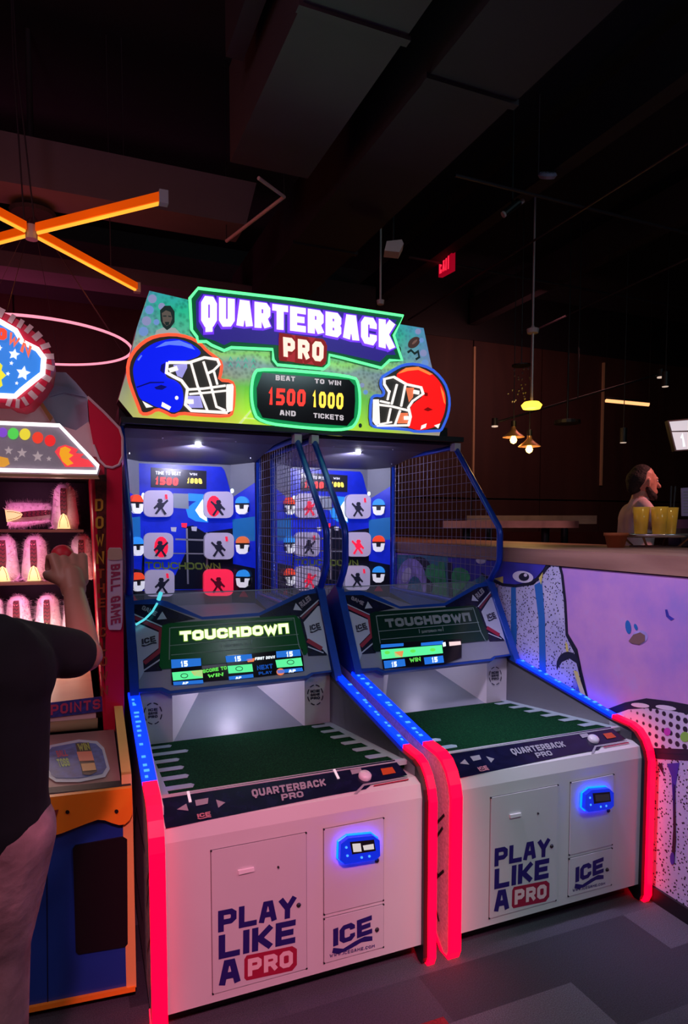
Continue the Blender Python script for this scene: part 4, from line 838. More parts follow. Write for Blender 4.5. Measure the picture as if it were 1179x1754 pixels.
    o = light('SPOT', tuple(p + V3((dx, .02, -.02))), 12, (.72, .7, 1), .015, tuple(p + V3((dx, .5, -.14))), 2.2, .6, 'chamber_lamp')
    light('AREA', tuple(W(.67, 3.55, 1.93) + V3((dx, 0, 0))), 1.6, (.62, .6, 1), .25, tuple(W(.67, 4.3, 1.3) + V3((dx, 0, 0))), name='chamber_lamp')
    light('POINT', tuple(W(.66, 2.9, .80) + V3((dx, -.0, 0))), (1.2 if idx == 0 else .6), (.9, .74, 1), .05, name='ramp_fill_light')  # point light without fixture, added to brighten ramp and corner blocks
    # side nets
    fr = [(3.04, 1.175), (2.955, 1.275), (2.935, 1.31), (2.93, 1.335), (2.93, 1.455), (2.94, 1.49), (3.40, 1.965), (4.24, 1.965), (4.24, 1.05), (3.38, 1.05)]
    for xn in (.222, 1.115):
        b = B(); b.tube([W(xn, y, z) for y, z in fr], .0165, bluef, closed=True, seg=10); nf = b.build('net_frame', root, True)
        if xn > 1 or idx > 0:
            b = B(); b.box(tuple(W(xn - .02, 3.37, 1.94)), tuple(W(xn - .02, 3.37, 1.94) + V3((.04, .05, .045))), lgrey); b.build('bracket', nf)
        b = B()
        def inside(y, z):
            c = False; n_ = len(fr)
            for i in range(n_):
                (y0, z0), (y1, z1) = fr[i], fr[i - 1]
                if (z0 > z) != (z1 > z) and y < (y1 - y0) * (z - z0) / (z1 - z0) + y0: c = not c
            return c
        def seg(p, q):
            n_ = 60; run = None
            for i in range(n_ + 1):
                t = i / n_; y, z = p[0] + (q[0] - p[0]) * t, p[1] + (q[1] - p[1]) * t
                if inside(y, z):
                    if run is None: run = (y, z)
                    last = (y, z)
                elif run is not None:
                    b.tube([W(xn, *run), W(xn, *last)], .0016, wire, seg=4, cap=False); run = None
            if run is not None: b.tube([W(xn, *run), W(xn, *last)], .0016, wire, seg=4, cap=False)
        z = 1.07
        while z < 1.96: seg((2.9, z), (4.25, z)); z += .052
        y = 2.96
        while y < 4.24: seg((y, 1.0), (y, 2.0)); y += .052
        b.build('net_wires', nf)
    return root
machine(0, 'left football throwing cabinet with its TOUCHDOWN letters lit bright yellow')
machine(1, 'right football throwing cabinet beside the mural wall, TOUCHDOWN letters dim')

# ================================================================== MARQUEE
MP = Plane((0, 3.40, 0), (1, 0, 0), (0, 0, 1)); ML = V3((1.1, 3.45, 2.02))
me = empty('lit_marquee', ML, 'lit QUARTERBACK PRO marquee with blue and red helmets above both football cabinets', 'sign')
def art_mat():
    m = bpy.data.materials.new('stadium_artwork'); m.use_nodes = True; nt = m.node_tree; b = nt.nodes['Principled BSDF']
    tc = N(nt, 'ShaderNodeTexCoord'); sp = N(nt, 'ShaderNodeSeparateXYZ'); nt.links.new(tc.outputs['Object'], sp.inputs[0])
    n = N(nt, 'ShaderNodeTexNoise', Scale=3.0, Detail=3.0); nt.links.new(tc.outputs['Object'], n.inputs['Vector'])
    ad = N(nt, 'ShaderNodeMath', operation='MULTIPLY_ADD'); nt.links.new(n.outputs['Fac'], ad.inputs[0]); ad.inputs[1].default_value = .16
    nt.links.new(sp.outputs['Z'], ad.inputs[2])
    mr = N(nt, 'ShaderNodeMapRange'); mr.inputs['From Min'].default_value = .0; mr.inputs['From Max'].default_value = .80; nt.links.new(ad.outputs[0], mr.inputs['Value'])
    r = ramp(nt, [(.0, (.85, .75, .10)), (.17, (.45, .80, .05)), (.33, (.16, .50, .06)), (.40, (.25, .32, .24)), (.50, (.20, .26, .30)), (.56, (.30, .55, .18)), (.62, (.10, .40, .30)), (.78, (.02, .42, .26)), (1, (.04, .30, .50))])
    nt.links.new(mr.outputs[0], r.inputs['Fac'])
    v = N(nt, 'ShaderNodeTexVoronoi', Scale=46.0); nt.links.new(tc.outputs['Object'], v.inputs['Vector'])
    r2 = ramp(nt, [(.0, (.55, .55, .55)), (.6, (1.15, 1.15, 1.15))]); nt.links.new(v.outputs['Distance'], r2.inputs['Fac'])
    r3 = ramp(nt, [(.34, (0, 0, 0)), (.42, (1, 1, 1))]); nt.links.new(mr.outputs[0], r3.inputs['Fac'])
    mx = N(nt, 'ShaderNodeMix', data_type='RGBA', blend_type='MULTIPLY'); nt.links.new(r3.outputs['Color'], mx.inputs[0]); nt.links.new(r.outputs['Color'], mx.inputs[6]); nt.links.new(r2.outputs['Color'], mx.inputs[7])
    # the art turns blue-violet towards its two ends
    ab = N(nt, 'ShaderNodeMath', operation='ABSOLUTE'); nt.links.new(sp.outputs['X'], ab.inputs[0])
    r4 = ramp(nt, [(.62, (0, 0, 0)), (.92, (1, 1, 1))]); nt.links.new(ab.outputs[0], r4.inputs['Fac'])
    r5 = ramp(nt, [(.0, (.55, .42, .25)), (.4, (.25, .22, .30)), (.7, (.14, .22, .55)), (1, (.10, .28, .62))]); nt.links.new(mr.outputs[0], r5.inputs['Fac'])
    m2 = N(nt, 'ShaderNodeMix', data_type='RGBA', blend_type='MIX'); nt.links.new(r4.outputs['Color'], m2.inputs[0]); nt.links.new(mx.outputs[2], m2.inputs[6]); nt.links.new(r5.outputs['Color'], m2.inputs[7])
    nt.links.new(m2.outputs[2], b.inputs['Base Color']); nt.links.new(m2.outputs[2], b.inputs['Emission Color']); b.inputs['Emission Strength'].default_value = .75; b.inputs['Roughness'].default_value = .3
    return m
art = art_mat()
def M(): return MB(ML)
bk = [(256, 498), (325, 514), (500, 525), (640, 548), (726, 562), (738, 620), (748, 660), (764, 700), (752, 750), (580, 747), (398, 734), (230, 717), (203, 684), (216, 640), (235, 560)]
b = M(); poly(b, MP, bk, art, 0, .14); [b.m.__setitem__(i, b.mi(black)) for i in range(1, len(b.m))]; b.build('artwork_board', me)
b = M(); b.prism([W(.22, y, z) for y, z in [(3.36, 1.992), (3.36, 2.02), (3.60, 2.02), (3.60, 1.992)]], V3((1.92, 0, 0)), black)
b.prism([W(.22, y, z) for y, z in [(3.55, 2.015), (3.55, 2.10), (4.34, 2.10), (4.34, 2.03), (3.6, 2.03)]], V3((1.92, 0, 0)), black); b.build('base_beam', me)
bok = glow('bokeh_blue', (.22, .42, .9), .6); bok2 = glow('bokeh_violet', (.36, .40, .72), .6)
b = M()
for k, (u, v, r) in enumerate([(261, 512, 7.5), (256, 531, 7.5), (251, 550, 8), (246, 568, 8), (277, 525, 6), (268, 552, 5), (716, 568, 5), (722, 583, 4), (725, 605, 6), (728, 622, 6), (620, 660, 4), (626, 672, 4)]): poly(b, MP, ell(u, v, r, r, 16), bok if k % 2 else bok2, .002 + k * .0002)
b.each('bokeh_print', me)
skin_d = glow('portrait_brown', (.16, .13, .11), .55); hair_d = glow('portrait_dark', (.02, .05, .05), .3); jer = glow('portrait_jersey', (.45, .55, .55), .6)
b = M(); poly(b, MP, [(262, 582), (268, 566), (282, 560), (300, 562), (310, 572), (318, 582)], jer, .003); poly(b, MP, [(274, 532), (282, 524), (292, 524), (299, 534), (299, 552), (292, 562), (286, 566), (279, 560), (275, 550)], hair_d, .004)
poly(b, MP, [(277, 537), (284, 532), (292, 535), (295, 546), (291, 556), (285, 559), (279, 553)], skin_d, .005); poly(b, MP, [(279, 541), (285, 541), (285, 543), (279, 543)], hair_d, .006); poly(b, MP, [(288, 541), (293, 542), (293, 544), (288, 543)], hair_d, .006); poly(b, MP, [(282, 552), (290, 552), (289, 557), (284, 558)], hair_d, .006)
b.build('player_portrait', me)
b = M(); poly(b, MP, ell(709, 587, 12, 8, 18, -42), glow('football_brown', (.10, .045, .04), .5), .003); poly(b, MP, ell(710, 586, 6, 2, 10, -42), glow('football_light', (.3, .15, .12), .5), .004)
pstroke(b, MP, [(698, 604), (704, 600), (710, 606), (716, 602), (718, 612), (712, 616)], .012, hair_d, .003); poly(b, MP, ell(683, 600, 4, 7, 10), hair_d, .003); b.build('football_print', me)
b = M()
for k in range(26):
    u = 392 + (k % 13) * 13; 
    if 440 < u < 560: continue
    v = 618 + (k // 13) * 10 + (u - 392) * .08; pstroke(b, MP, [(u, v), (u + 3, v - 6), (u + 6, v)], .006, glow('fan_cyan', (.15, .65, .5), .55), .002)
for q in ([(400, 735), (440, 690), (443, 690), (406, 735)], [(418, 715), (600, 730), (600, 732), (418, 717)]): poly(b, MP, q, glow('field_line', (.75, .9, .35), .8), .002)
poly(b, MP, ell(617, 729, 3, 4, 10), hair_d, .003)
b.build('field_print', me)
# helmets
hb = glow('lit_blue', (.0, .012, 1), .85, (0, 0, .4)); hb2 = glow('lit_blue_light', (.12, .22, 1), .9); hb3 = glow('lit_blue_dark', (.0, .0, .25), .5); hr = glow('lit_red', (1, .008, .008), .95); hr2 = glow('lit_orange', (1, .25, .05), .95); hr3 = glow('lit_red_dark', (.35, .0, .0), .6)
mw = glow('lit_white', (1, .93, .88), 1.0); mdk = glow('lit_black', (.04, .035, .03), .4); mvi = glow('lit_violet', (.38, .36, .85), .8)
def Zc(pts, ox, oy, sc): return [(ox + x / sc, oy + y / sc) for x, y in pts]
z1 = lambda pts: Zc(pts, 200, 480, 5.895); z3 = lambda pts: Zc(pts, 580, 520, 5.614)
def helmet(nm, zf, outl, shell, hi, dark, mask_pts, holes, bars, ports, cm, cs, ch, cd_, cv, rim_m):
    b = M(); poly(b, MP, zf(chk(outl, 1)), mdk, .030, .03); h = b.build(nm, me)
    b = M(); b.tube([MP.px(u, v, .030) for u, v in zf(chk(outl, 1))], .008, rim_m, closed=True, seg=8); b.build('glowing_rim', h)
    b = M(); poly(b, MP, zf(chk(shell, 2)), cm, .033)
    for q in hi: poly(b, MP, zf(q), ch, .0345)
    for q in dark: poly(b, MP, zf(q), cd_, .0345)
    for q in ports: poly(b, MP, zf(q), mw, .035)
    b.build('helmet_shell', h)
    b = M()
    for q in holes[0]: poly(b, MP, zf(q), mdk, .034)
    for q in holes[1]: poly(b, MP, zf(q), cv, .0345)
    b.build('face_opening', h)
    b = M()
    for q, t in bars: 
        for k, qd in enumerate(strokes([MP.uv(*p) for p in zf(q)], t)): b.prism([MP.at(x, y, .048) for x, y in qd], -MP.N * .012, mw)
    for q in mask_pts: poly(b, MP, zf(q), mw, .047, .01)
    b.build('face_mask', h)
    return h
helmet('blue_helmet_sign', z1,
 [(320, 1360), (240, 1360), (215, 1290), (160, 1150), (110, 1000), (105, 860), (160, 740), (260, 640), (380, 580), (560, 560), (720, 590), (830, 650), (900, 730), (1000, 800), (1050, 850), (1040, 950), (1020, 1020), (1150, 1030), (1180, 1100), (1160, 1350), (1110, 1385), (800, 1370), (640, 1350), (560, 1385), (480, 1340), (400, 1310)],
 [(230, 1220), (190, 1110), (155, 950), (165, 860), (220, 760), (340, 660), (480, 615), (600, 605), (740, 650), (870, 760), (700, 830), (510, 850), (480, 960), (500, 1000), (600, 1030), (660, 1110), (665, 1250), (640, 1320), (560, 1355), (480, 1310), (380, 1290), (300, 1240)],
 [[(380, 700), (480, 640), (620, 625), (740, 670), (780, 720), (650, 680), (520, 670)], [(200, 820), (240, 770), (250, 780), (215, 830)]],
 [[(370, 1095), (440, 1070), (500, 1090), (450, 1120), (390, 1115)], [(440, 870), (480, 850), (470, 960), (430, 930)], [(190, 1090), (330, 1040), (470, 1040), (470, 1050), (330, 1055), (200, 1100)]],
 [[(1090, 1070), (1150, 1065), (1160, 1090), (1150, 1330), (1100, 1350), (1090, 1290)]],
 ([[(700, 900), (730, 840), (960, 830), (1010, 860), (970, 940), (1000, 1080), (900, 1060), (830, 1110), (720, 1110), (660, 1020)], [(700, 1150), (1090, 1130), (1090, 1330), (900, 1330), (700, 1310)]],
  [[(560, 870), (700, 860), (700, 900), (650, 1000), (600, 980)], [(700, 1180), (830, 1180), (860, 1300), (720, 1300)]]),
 [([(870, 800), (1000, 820), (1020, 870), (960, 930), (900, 960)], .011), ([(510, 850), (720, 850), (870, 800)], .012), ([(500, 850), (490, 950), (560, 990), (640, 1030), (700, 1110), (680, 1270), (740, 1330), (1100, 1350)], .013), ([(600, 905), (520, 930)], .02), ([(735, 850), (800, 1080), (900, 1330)], .010), ([(860, 840), (930, 1060), (990, 1290), (1080, 1330)], .010), ([(965, 940), (1000, 1070)], .009), ([(700, 1120), (860, 1110), (1080, 1080)], .010), ([(720, 1165), (900, 1150), (1090, 1130)], .009), ([(700, 1240), (760, 1240)], .02)],
 [[(250, 1230), (360, 1290), (290, 1300)], [(450, 1240), (540, 1290), (520, 1325), (440, 1285)], Zc(ell(595, 1200, 18, 20, 12), 0, 0, 1)],
 hb, None, hb2, hb3, mvi, glow('rim_orange', (1, .10, .04), 1.1))
helmet('red_helmet_sign', z3,
 [(920, 1230), (720, 1240), (640, 1215), (330, 1200), (280, 1160), (290, 920), (330, 890), (400, 900), (420, 860), (380, 800), (390, 720), (440, 690), (520, 640), (600, 600), (720, 590), (860, 630), (960, 720), (1020, 820), (1045, 950), (1030, 1070), (990, 1170), (960, 1230)],
 [(520, 710), (560, 660), (640, 625), (740, 620), (860, 670), (950, 760), (1005, 880), (1005, 1000), (980, 1100), (930, 1190), (760, 1230), (680, 1210), (630, 1190), (665, 1130), (660, 1000), (720, 950), (790, 900), (780, 830), (700, 800), (620, 790)],
 [[(540, 690), (620, 630), (740, 620), (880, 690), (850, 700), (740, 650), (640, 660)], [(950, 800), (985, 870), (1000, 980), (985, 960), (960, 860)]],
 [[(790, 1030), (830, 1005), (880, 1030), (830, 1045)], [(790, 860), (830, 870), (830, 900), (800, 900)]],
 [[(305, 935), (355, 935), (365, 1160), (330, 1180), (300, 1140)]],
 ([[(430, 780), (520, 770), (680, 800), (670, 930), (620, 1010), (430, 970), (470, 870)], [(360, 1000), (620, 1040), (640, 1180), (370, 1170)]],
  [[(620, 820), (700, 820), (690, 910), (650, 960)], [(560, 1060), (640, 1060), (640, 1160), (540, 1160)]]),
 [([(460, 870), (410, 790), (410, 740), (500, 720), (620, 790), (760, 820), (780, 880), (680, 950), (640, 1010), (660, 1100), (640, 1180), (340, 1185)], .011), ([(440, 940), (460, 850)], .009), ([(480, 980), (530, 790)], .010), ([(570, 1000), (610, 800)], .010), ([(320, 980), (480, 1000), (640, 1040)], .010), ([(370, 950), (460, 970)], .009), ([(440, 1160), (470, 1020)], .009), ([(510, 1180), (560, 1040)], .010), ([(360, 1170), (480, 1150)], .009), ([(690, 860), (740, 870)], .02), ([(600, 1110), (640, 1110)], .02)],
 [[(770, 1180), (820, 1160), (810, 1200), (760, 1220)], [(890, 1180), (950, 1160), (930, 1210)]],
 hr, None, hr2, hr3, glow('lit_orange_shade', (.9, .2, .08), .8), glow('rim_blue', (.04, .14, .85), .85))
# title banner
so = [(322, 517), (336, 500), (500, 519), (683, 546), (667, 579), (681, 621), (660, 621), (646, 634), (580, 617), (558, 612), (557, 628), (548, 636), (470, 629), (463, 620), (462, 603), (392, 600), (380, 605), (359, 596), (350, 590), (336, 590), (334, 582), (325, 570)]
b = M(); poly(b, MP, so, glow('banner_dark_green', (.0, .09, .03), .8), .055, .05); bn = b.build('title_banner', me)
b = M(); b.tube([MP.px(u, v, .056) for u, v in so], .0075, glow('neon_green', (.10, 1, .26), 1.8), closed=True, seg=8); b.build('green_neon_edge', bn)
b = M(); poly(b, MP, [(332, 522), (342, 509), (500, 528), (672, 553), (658, 580), (670, 612), (655, 612), (643, 624), (560, 606), (470, 596), (392, 590), (380, 596), (362, 588), (345, 583), (333, 566)], glow('banner_navy', (.03, .015, .26), .8), .058); b.build('banner_face', bn)
topl = [(339, 514), (390, 519), (502, 533), (577, 544), (667, 556)]; botl = [(344, 567), (390, 566), (437, 568), (494, 573), (550, 580), (608, 592), (666, 606)]
def arc(d, gx=0, gy=0):
    def f(x, y):
        u = 340 - gx + (326 + 2 * gx) * x; return MP.px(u, pline(botl, max(344, min(666, u))) * (1 - y) + pline(topl, max(339, min(667, u))) * y + gy * (.5 - y) * 2, d)
    return f
b = M(); text(b, 'QUARTERBACK', arc(.060), glow('title_violet', (.16, .03, .85), 1.0), .40, .58, .07, .26); b.build('title_outline', bn)
b = M(); text(b, 'QUARTERBACK', arc(.072), glow('title_white', (1, .82, .98), 1.25), .26, .58, .07); b.build('title_lettering', bn)
b = M(); poly(b, MP, [(472, 583), (478, 577), (546, 586), (551, 592), (550, 628), (544, 631), (478, 622), (472, 617)], glow('pro_red', (.45, .01, .02), .8), .066, .008); text(b, 'PRO', quadfn(MP, (474, 579), (551, 590), (549, 630), (474, 620), .0665), hr3, .42, .72, .14, .27); pb = b.build('pro_badge', bn)
b = M(); text(b, 'PRO', quadfn(MP, (478, 583), (547, 592), (546, 625), (479, 616), .070), glow('pro_white', (1, .74, .60), 1.2), .27, .72, .18); b.build('pro_lettering', pb)
# score display
sd = [(439, 634), (600, 647), (608, 660), (611, 690), (608, 722), (592, 740), (515, 735), (439, 726), (428, 700), (426, 670), (430, 645)]
b = M(); poly(b, MP, chk(sd), glow('score_green', (.0, .26, .07), .9), .052, .05); sdo = b.build('score_display', me)
b = M(); b.tube([MP.px(u, v, .052) for u, v in chk(sd)], .0075, glow('neon_green', (.10, 1, .26), 1.8), closed=True, seg=8); b.build('green_neon_edge', sdo)
b = M(); poly(b, MP, [(445, 642), (592, 654), (601, 664), (602, 690), (600, 718), (588, 732), (515, 727), (445, 718), (436, 700), (435, 668)], mat('score_face', (.02, .015, .02), .15), .054); b.build('score_face', sdo)
dm = glow('dim_white', (.75, .68, .72), .75)
b = M(); text(b, 'BEAT', quadfn(MP, (467, 646), (500, 649), (500, 657), (467, 655), .056), dm, .24, .7, .14); text(b, 'TO WIN', quadfn(MP, (533, 652), (578, 656), (578, 664), (533, 660), .056), dm, .24, .7, .14)
text(b, 'AND', quadfn(MP, (474, 705), (501, 707), (501, 716), (474, 714), .056), dm, .24, .7, .14); text(b, 'TICKETS', quadfn(MP, (531, 710), (582, 714), (582, 723), (531, 718), .056), dm, .22, .7, .14); b.build('score_caption', sdo)
b = M(); text(b, '1500', quadfn(MP, (455, 668), (518, 671), (517, 699), (454, 696), .056), scorered, .22, .62, .16); text(b, '1000', quadfn(MP, (529, 673), (582, 677), (581, 704), (529, 700), .056), glow('score_amber', (1, .62, .06), 1.5), .22, .62, .16)
b.build('score_digits', sdo)
light('AREA', (1.1, 3.22, 2.33), 2.5, (.45, 1, .55), .7, (1.1, 1.0, 2.0), name='marquee_glow')
# ================================================================== CLOWN GAME
th = math.radians(-5.2); CU = V3((math.cos(th), math.sin(th), 0)); CD = V3((.018, 1, 0)); CO = V3((.155, 2.12, 0))
def CPn(d): return Plane(CO + CD * d, CU, (0, 0, 1))
def cw(u, d, z): return CO + CU * u + CD * d + V3((0, 0, z))
CL = cw(-.5, .6, 0); cg = empty('clown_toss_game', CL, 'carnival ball toss game with fluffy clown dolls left of the football cabinets', 'arcade game')
def c(): return MB(CL)
def mir(P, pts):                                     # a symmetric outline: the right half measured, the left half mirrored about the cabinet's middle
    a = [P.uv(*q) for q in pts]; return a + [(-1.0 - u, v) for u, v in reversed(a)]
def mpoly(b, P, pts, m, d=0, th_=.1): b.prism([P.at(u, v, d) for u, v in mir(P, pts)], -P.N * th_, m)
F0 = CPn(0); cblue = mat('clown_blue_panel', (.012, .055, .34), .35, noise=(2, .2)); corange = mat('clown_orange', (1, .32, .02), .4, noise=(3, .1)); cyel = mat('clown_yellow_trim', (.90, .55, .16), .4)
cred = mat('clown_red', (.72, .008, .05), .35, noise=(3, .1)); cpink = mat('clown_tent_pink', (.85, .52, .56), .5, noise=(6, .1)); cgrey = mat('clown_tent_grey', (.46, .48, .66), .5, noise=(5, .12))
cwood = wood_mat('clown_wood', (.40, .22, .13), (.58, .36, .20), 5, .4, (.2, 1, 1)); cdeck = mat('clown_deck', (.34, .20, .19), .4, noise=(4, .1)); cblk = mat('clown_black', (.004, .003, .006), .5)
b = c(); b.prism([cw(-1.0, 0, .045), cw(-.012, 0, .045), cw(-.012, 0, .675), cw(-1.0, 0, .675)], CD * .6, cblue); b.prism([cw(-.98, .04, 0), cw(-.02, .04, 0), cw(-.02, .04, .045), cw(-.98, .04, .045)], CD * 1.2, black)
b.prism([cw(-1.0, .6, .05), cw(-.03, .6, .05), cw(-.03, .6, .75), cw(-1.0, .6, .75)], CD * .8, cblk); cb_ = b.build('cabinet_body', cg)
b = c(); poly(b, F0, [(125, 1453), (129, 1447), (212, 1432), (218, 1436), (219, 1615), (215, 1620), (135, 1633), (130, 1629)], cblk, .006, .01); b.build('black_window', cg)
b = c(); pstroke(b, F0, [(80, 1440), (82, 1722)], .002, cblk, .002); b.build('door_seam', cb_)
b = c(); mpoly(b, F0, [(226, 1345), (227, 1389), (222, 1400), (214, 1407), (204, 1408), (193, 1405), (180, 1400), (168, 1399), (148, 1406), (107, 1422), (66, 1434), (0, 1452), (-100, 1475)], corange, .022, .02); ob = b.build('scalloped_apron', cg)
b = c(); poly(b, F0, [(73, 1386), (102, 1381), (96, 1400), (80, 1418), (71, 1420)], mat('maroon_diamond', (.25, .03, .02), .4), .024)
for u, v, r in ((117, 1385, 3.5), (200, 1384, 3.5), (83, 1397, 5)): poly(b, F0, ell(u, v, r, r, 12), black, .026)
b.each('bolt', ob)
b = c(); mpoly(b, F0, [(232, 1686), (232, 1694)], corange, .012, .012); b.build('bottom_trim', cg)
# right edge trim
b = c()
pth = [(0, .04), (0, .62), (.03, .72), (.50, .84)]
for (d0, z0), (d1, z1) in zip(pth, pth[1:]):
    b.prism([cw(-.012, d0 - .006, z0), cw(.018, d0 - .006, z0), cw(.018, d1 - .006, z1), cw(-.012, d1 - .006, z1)], CD * .012 + V3((0, 0, .004)), cyel)
b.build('yellow_edge_trim', cg)
b = c(); b.prism([cw(-.010, a, z) for a, z in [(.002, .05), (.002, .62), (.035, .715), (.5, .835), (1.3, .9), (1.3, .05)]], CU * .024, black); b.prism([cw(-1.02, a, z) for a, z in [(.002, .05), (.002, .62), (.035, .715), (.5, .835), (1.3, .9), (1.3, .05)]], CU * .024, black); b.build('side_panel', cg)
# deck with decal
zf = .688; zb = .742; DK = Plane(cw(-.5, 0, zf), CU, CD * .45 + V3((0, 0, zb - zf)))
b = c(); b.prism([cw(-1.0, .0, zf - .012), cw(-.014, .0, zf - .012), cw(-.014, .45, zb - .012), cw(-1.0, .45, zb - .012)], V3((0, 0, .012)), cdeck); dk_ = b.build('deck', cg)
b = c(); poly(b, DK, [(84, 1345), (224, 1327), (225, 1337), (84, 1355)], black, .003); b.build('deck_edge_strip', dk_)
dlb = mat('decal_border', (.50, .62, .75), .4); dbl = mat('decal_blue', (.06, .14, .42), .4, noise=(40, .3))
b = c(); poly(b, DK, [(85, 1312), (88, 1284), (101, 1272), (150, 1261), (180, 1263), (190, 1274), (194, 1310), (184, 1324), (140, 1334), (100, 1335), (90, 1327)], dlb, .003)
poly(b, DK, [(90, 1310), (93, 1287), (103, 1276), (150, 1266), (177, 1268), (186, 1278), (189, 1308), (180, 1319), (140, 1328), (102, 1329), (95, 1323)], dbl, .0045)
text(b, 'BALL', quadfn(DK, (108, 1283), (127, 1280), (128, 1291), (110, 1294), .006), mat('decal_red', (.5, .1, .15), .4), .25, .8, .1); text(b, 'TOSS', quadfn(DK, (107, 1297), (127, 1294), (129, 1308), (110, 1311), .006), mat('decal_green', (.3, .6, .15), .4), .25, .8, .1)
poly(b, DK, [(143, 1269), (166, 1267), (172, 1316), (160, 1323), (147, 1322)], mat('decal_dark', (.03, .04, .03), .4), .006); poly(b, DK, [(143, 1284), (168, 1282), (170, 1298), (145, 1300)], mat('decal_coral', (.75, .25, .16), .4), .007)
poly(b, DK, [(147, 1304), (170, 1302), (171, 1314), (148, 1317)], mat('decal_peach', (.75, .45, .2), .4), .007); text(b, 'WIN', quadfn(DK, (146, 1270), (165, 1268), (167, 1280), (147, 1282), .007), mat('decal_lime', (.35, .5, .08), .4), .26, .8, .1)
b.build('rules_decal', dk_)
# front log and points strip, sloped floor
b = c(); b.tube([cw(-.95, .47, .765), cw(-.07, .47, .765)], .020, cwood, seg=14); b.build('wooden_rail', cg, True)
F5 = CPn(.49)
b = c(); b.prism([cw(-.95, .49, .74), cw(-.075, .49, .74), cw(-.075, .49, .835), cw(-.95, .49, .835)], CD * .02, cpink); sr = b.build('front_riser', cg)
b = c(); poly(b, F5, [(-160, 1233), (85, 1203), (182, 1191), (182, 1217), (85, 1229), (-160, 1262)], mat('strip_blue', (.05, .05, .30), .4, noise=(60, .4)), .006)
text(b, 'FREE POINTS', quadfn(F5, (10, 1216), (172, 1196), (172, 1213), (10, 1234), .008), mat('strip_red', (.6, .06, .16), .4), .22, .8, .2); b.build('points_strip', sr)
b = c(); b.prism([cw(-.95, .51, .835), cw(-.08, .51, .835), cw(-.10, 1.15, 1.0), cw(-.95, 1.15, 1.0)], V3((0, 0, -.015)), cwood); b.build('sloped_floor', cg)
# cabinet around the opening
b = c(); b.prism([cw(-.98, 1.25, .75), cw(-.03, 1.25, .75), cw(-.03, 1.25, 1.95), cw(-.98, 1.25, 1.95)], CD * .03, cblk); b.prism([cw(-.98, .5, 1.70), cw(-.05, .5, 1.70), cw(-.05, 1.25, 1.70), cw(-.98, 1.25, 1.70)], V3((0, 0, .02)), cblk)
b.prism([cw(-.98, .5, .74), cw(-.98, 1.27, .74), cw(-.98, 1.27, 1.95), cw(-.98, .5, 1.95)], CU * -.03, cred); b.build('opening_shell', cg)
F4 = CPn(.45)
b = c(); poly(b, F4, [(183, 800), (209, 792), (213, 1249), (187, 1256), (180, 1200)], cred, 0, .02)
b.prism([cw(-.050, .46, .74), cw(-.020, .46, .74), cw(-.028, .46, 1.75), cw(-.075, .46, 1.75)], CD * .8, cred); col = b.build('red_column', cg)
b = c(); poly(b, F4, [(162, 815), (184, 812), (186, 1200), (181, 1200)], mat('dark_maroon_strip', (.09, .012, .008), .4, noise=(60, .6)), -.001, .03); st = b.build('inner_letter_strip', cg)
b = c(); goldp = mat('gold_letter', (.62, .30, .03), .4)
for i, ch in enumerate('DOWN'): v = 855 + i * 30; text(b, ch, quadfn(F4, (163 + i * .6, v), (177 + i * .6, v - 1), (177 + i * .6, v + 20), (163 + i * .6, v + 21), .002), goldp, .18)
for i, ch in enumerate('THE CLOWN'): v = 975 + i * 25; text(b, ch, quadfn(F4, (166 + i * .8, v), (179 + i * .8, v - 1), (179 + i * .8, v + 15), (166 + i * .8, v + 16), .002), mat('brick_letter', (.42, .07, .02), .4), .18) if ch != ' ' else None
b.build('vertical_lettering', st)
b = c(); poly(b, F4, rrect(197, 1008, 26, 140, .3), mat('plaque_pink', (.70, .52, .64), .4), .012, .01); poly(b, F4, rrect(197, 949, 25, 20, .5), mat('plaque_cream', (.62, .42, .30), .4), .016, .01); pq = b.build('plaque', cg)
b = c(); fn = quadfn(F4, (206, 965), (207, 1066), (190, 1070), (190, 967), .014); text(b, 'BALL GAME', lambda x, y: fn(x, y), mat('plaque_red', (.42, .05, .12), .4), .22, .7, .16); b.build('plaque_lettering', pq)
# shelves
F9 = CPn(1.0)
for (u0, v0, u1, v1) in ((-160, 903, 158, 907), (-160, 1000, 160, 994), (-160, 1096, 160, 1088)):
    a0 = F9.uv(u1, v1); b = c(); b.prism([cw(-.95, .98, a0[1]), cw(-.10, .98, a0[1]), cw(-.10, .98, a0[1] - .012), cw(-.95, .98, a0[1] - .012)], CD * .26, mat('shelf_dark', (.16, .07, .06), .4)); b.build('shelf', cg)
for z, pw in ((1.70, .55), (1.47, .45), (1.24, .45)):
    light('AREA', tuple(cw(-.35, .96, z - .02)), pw, (1, .25, .62), .25, tuple(cw(-.35, 1.12, z - .25)), name='shelf_lamp')
light('POINT', tuple(cw(-.3, .85, 1.0)), 1.6, (1, .85, .72), .06, name='shelf_lamp')
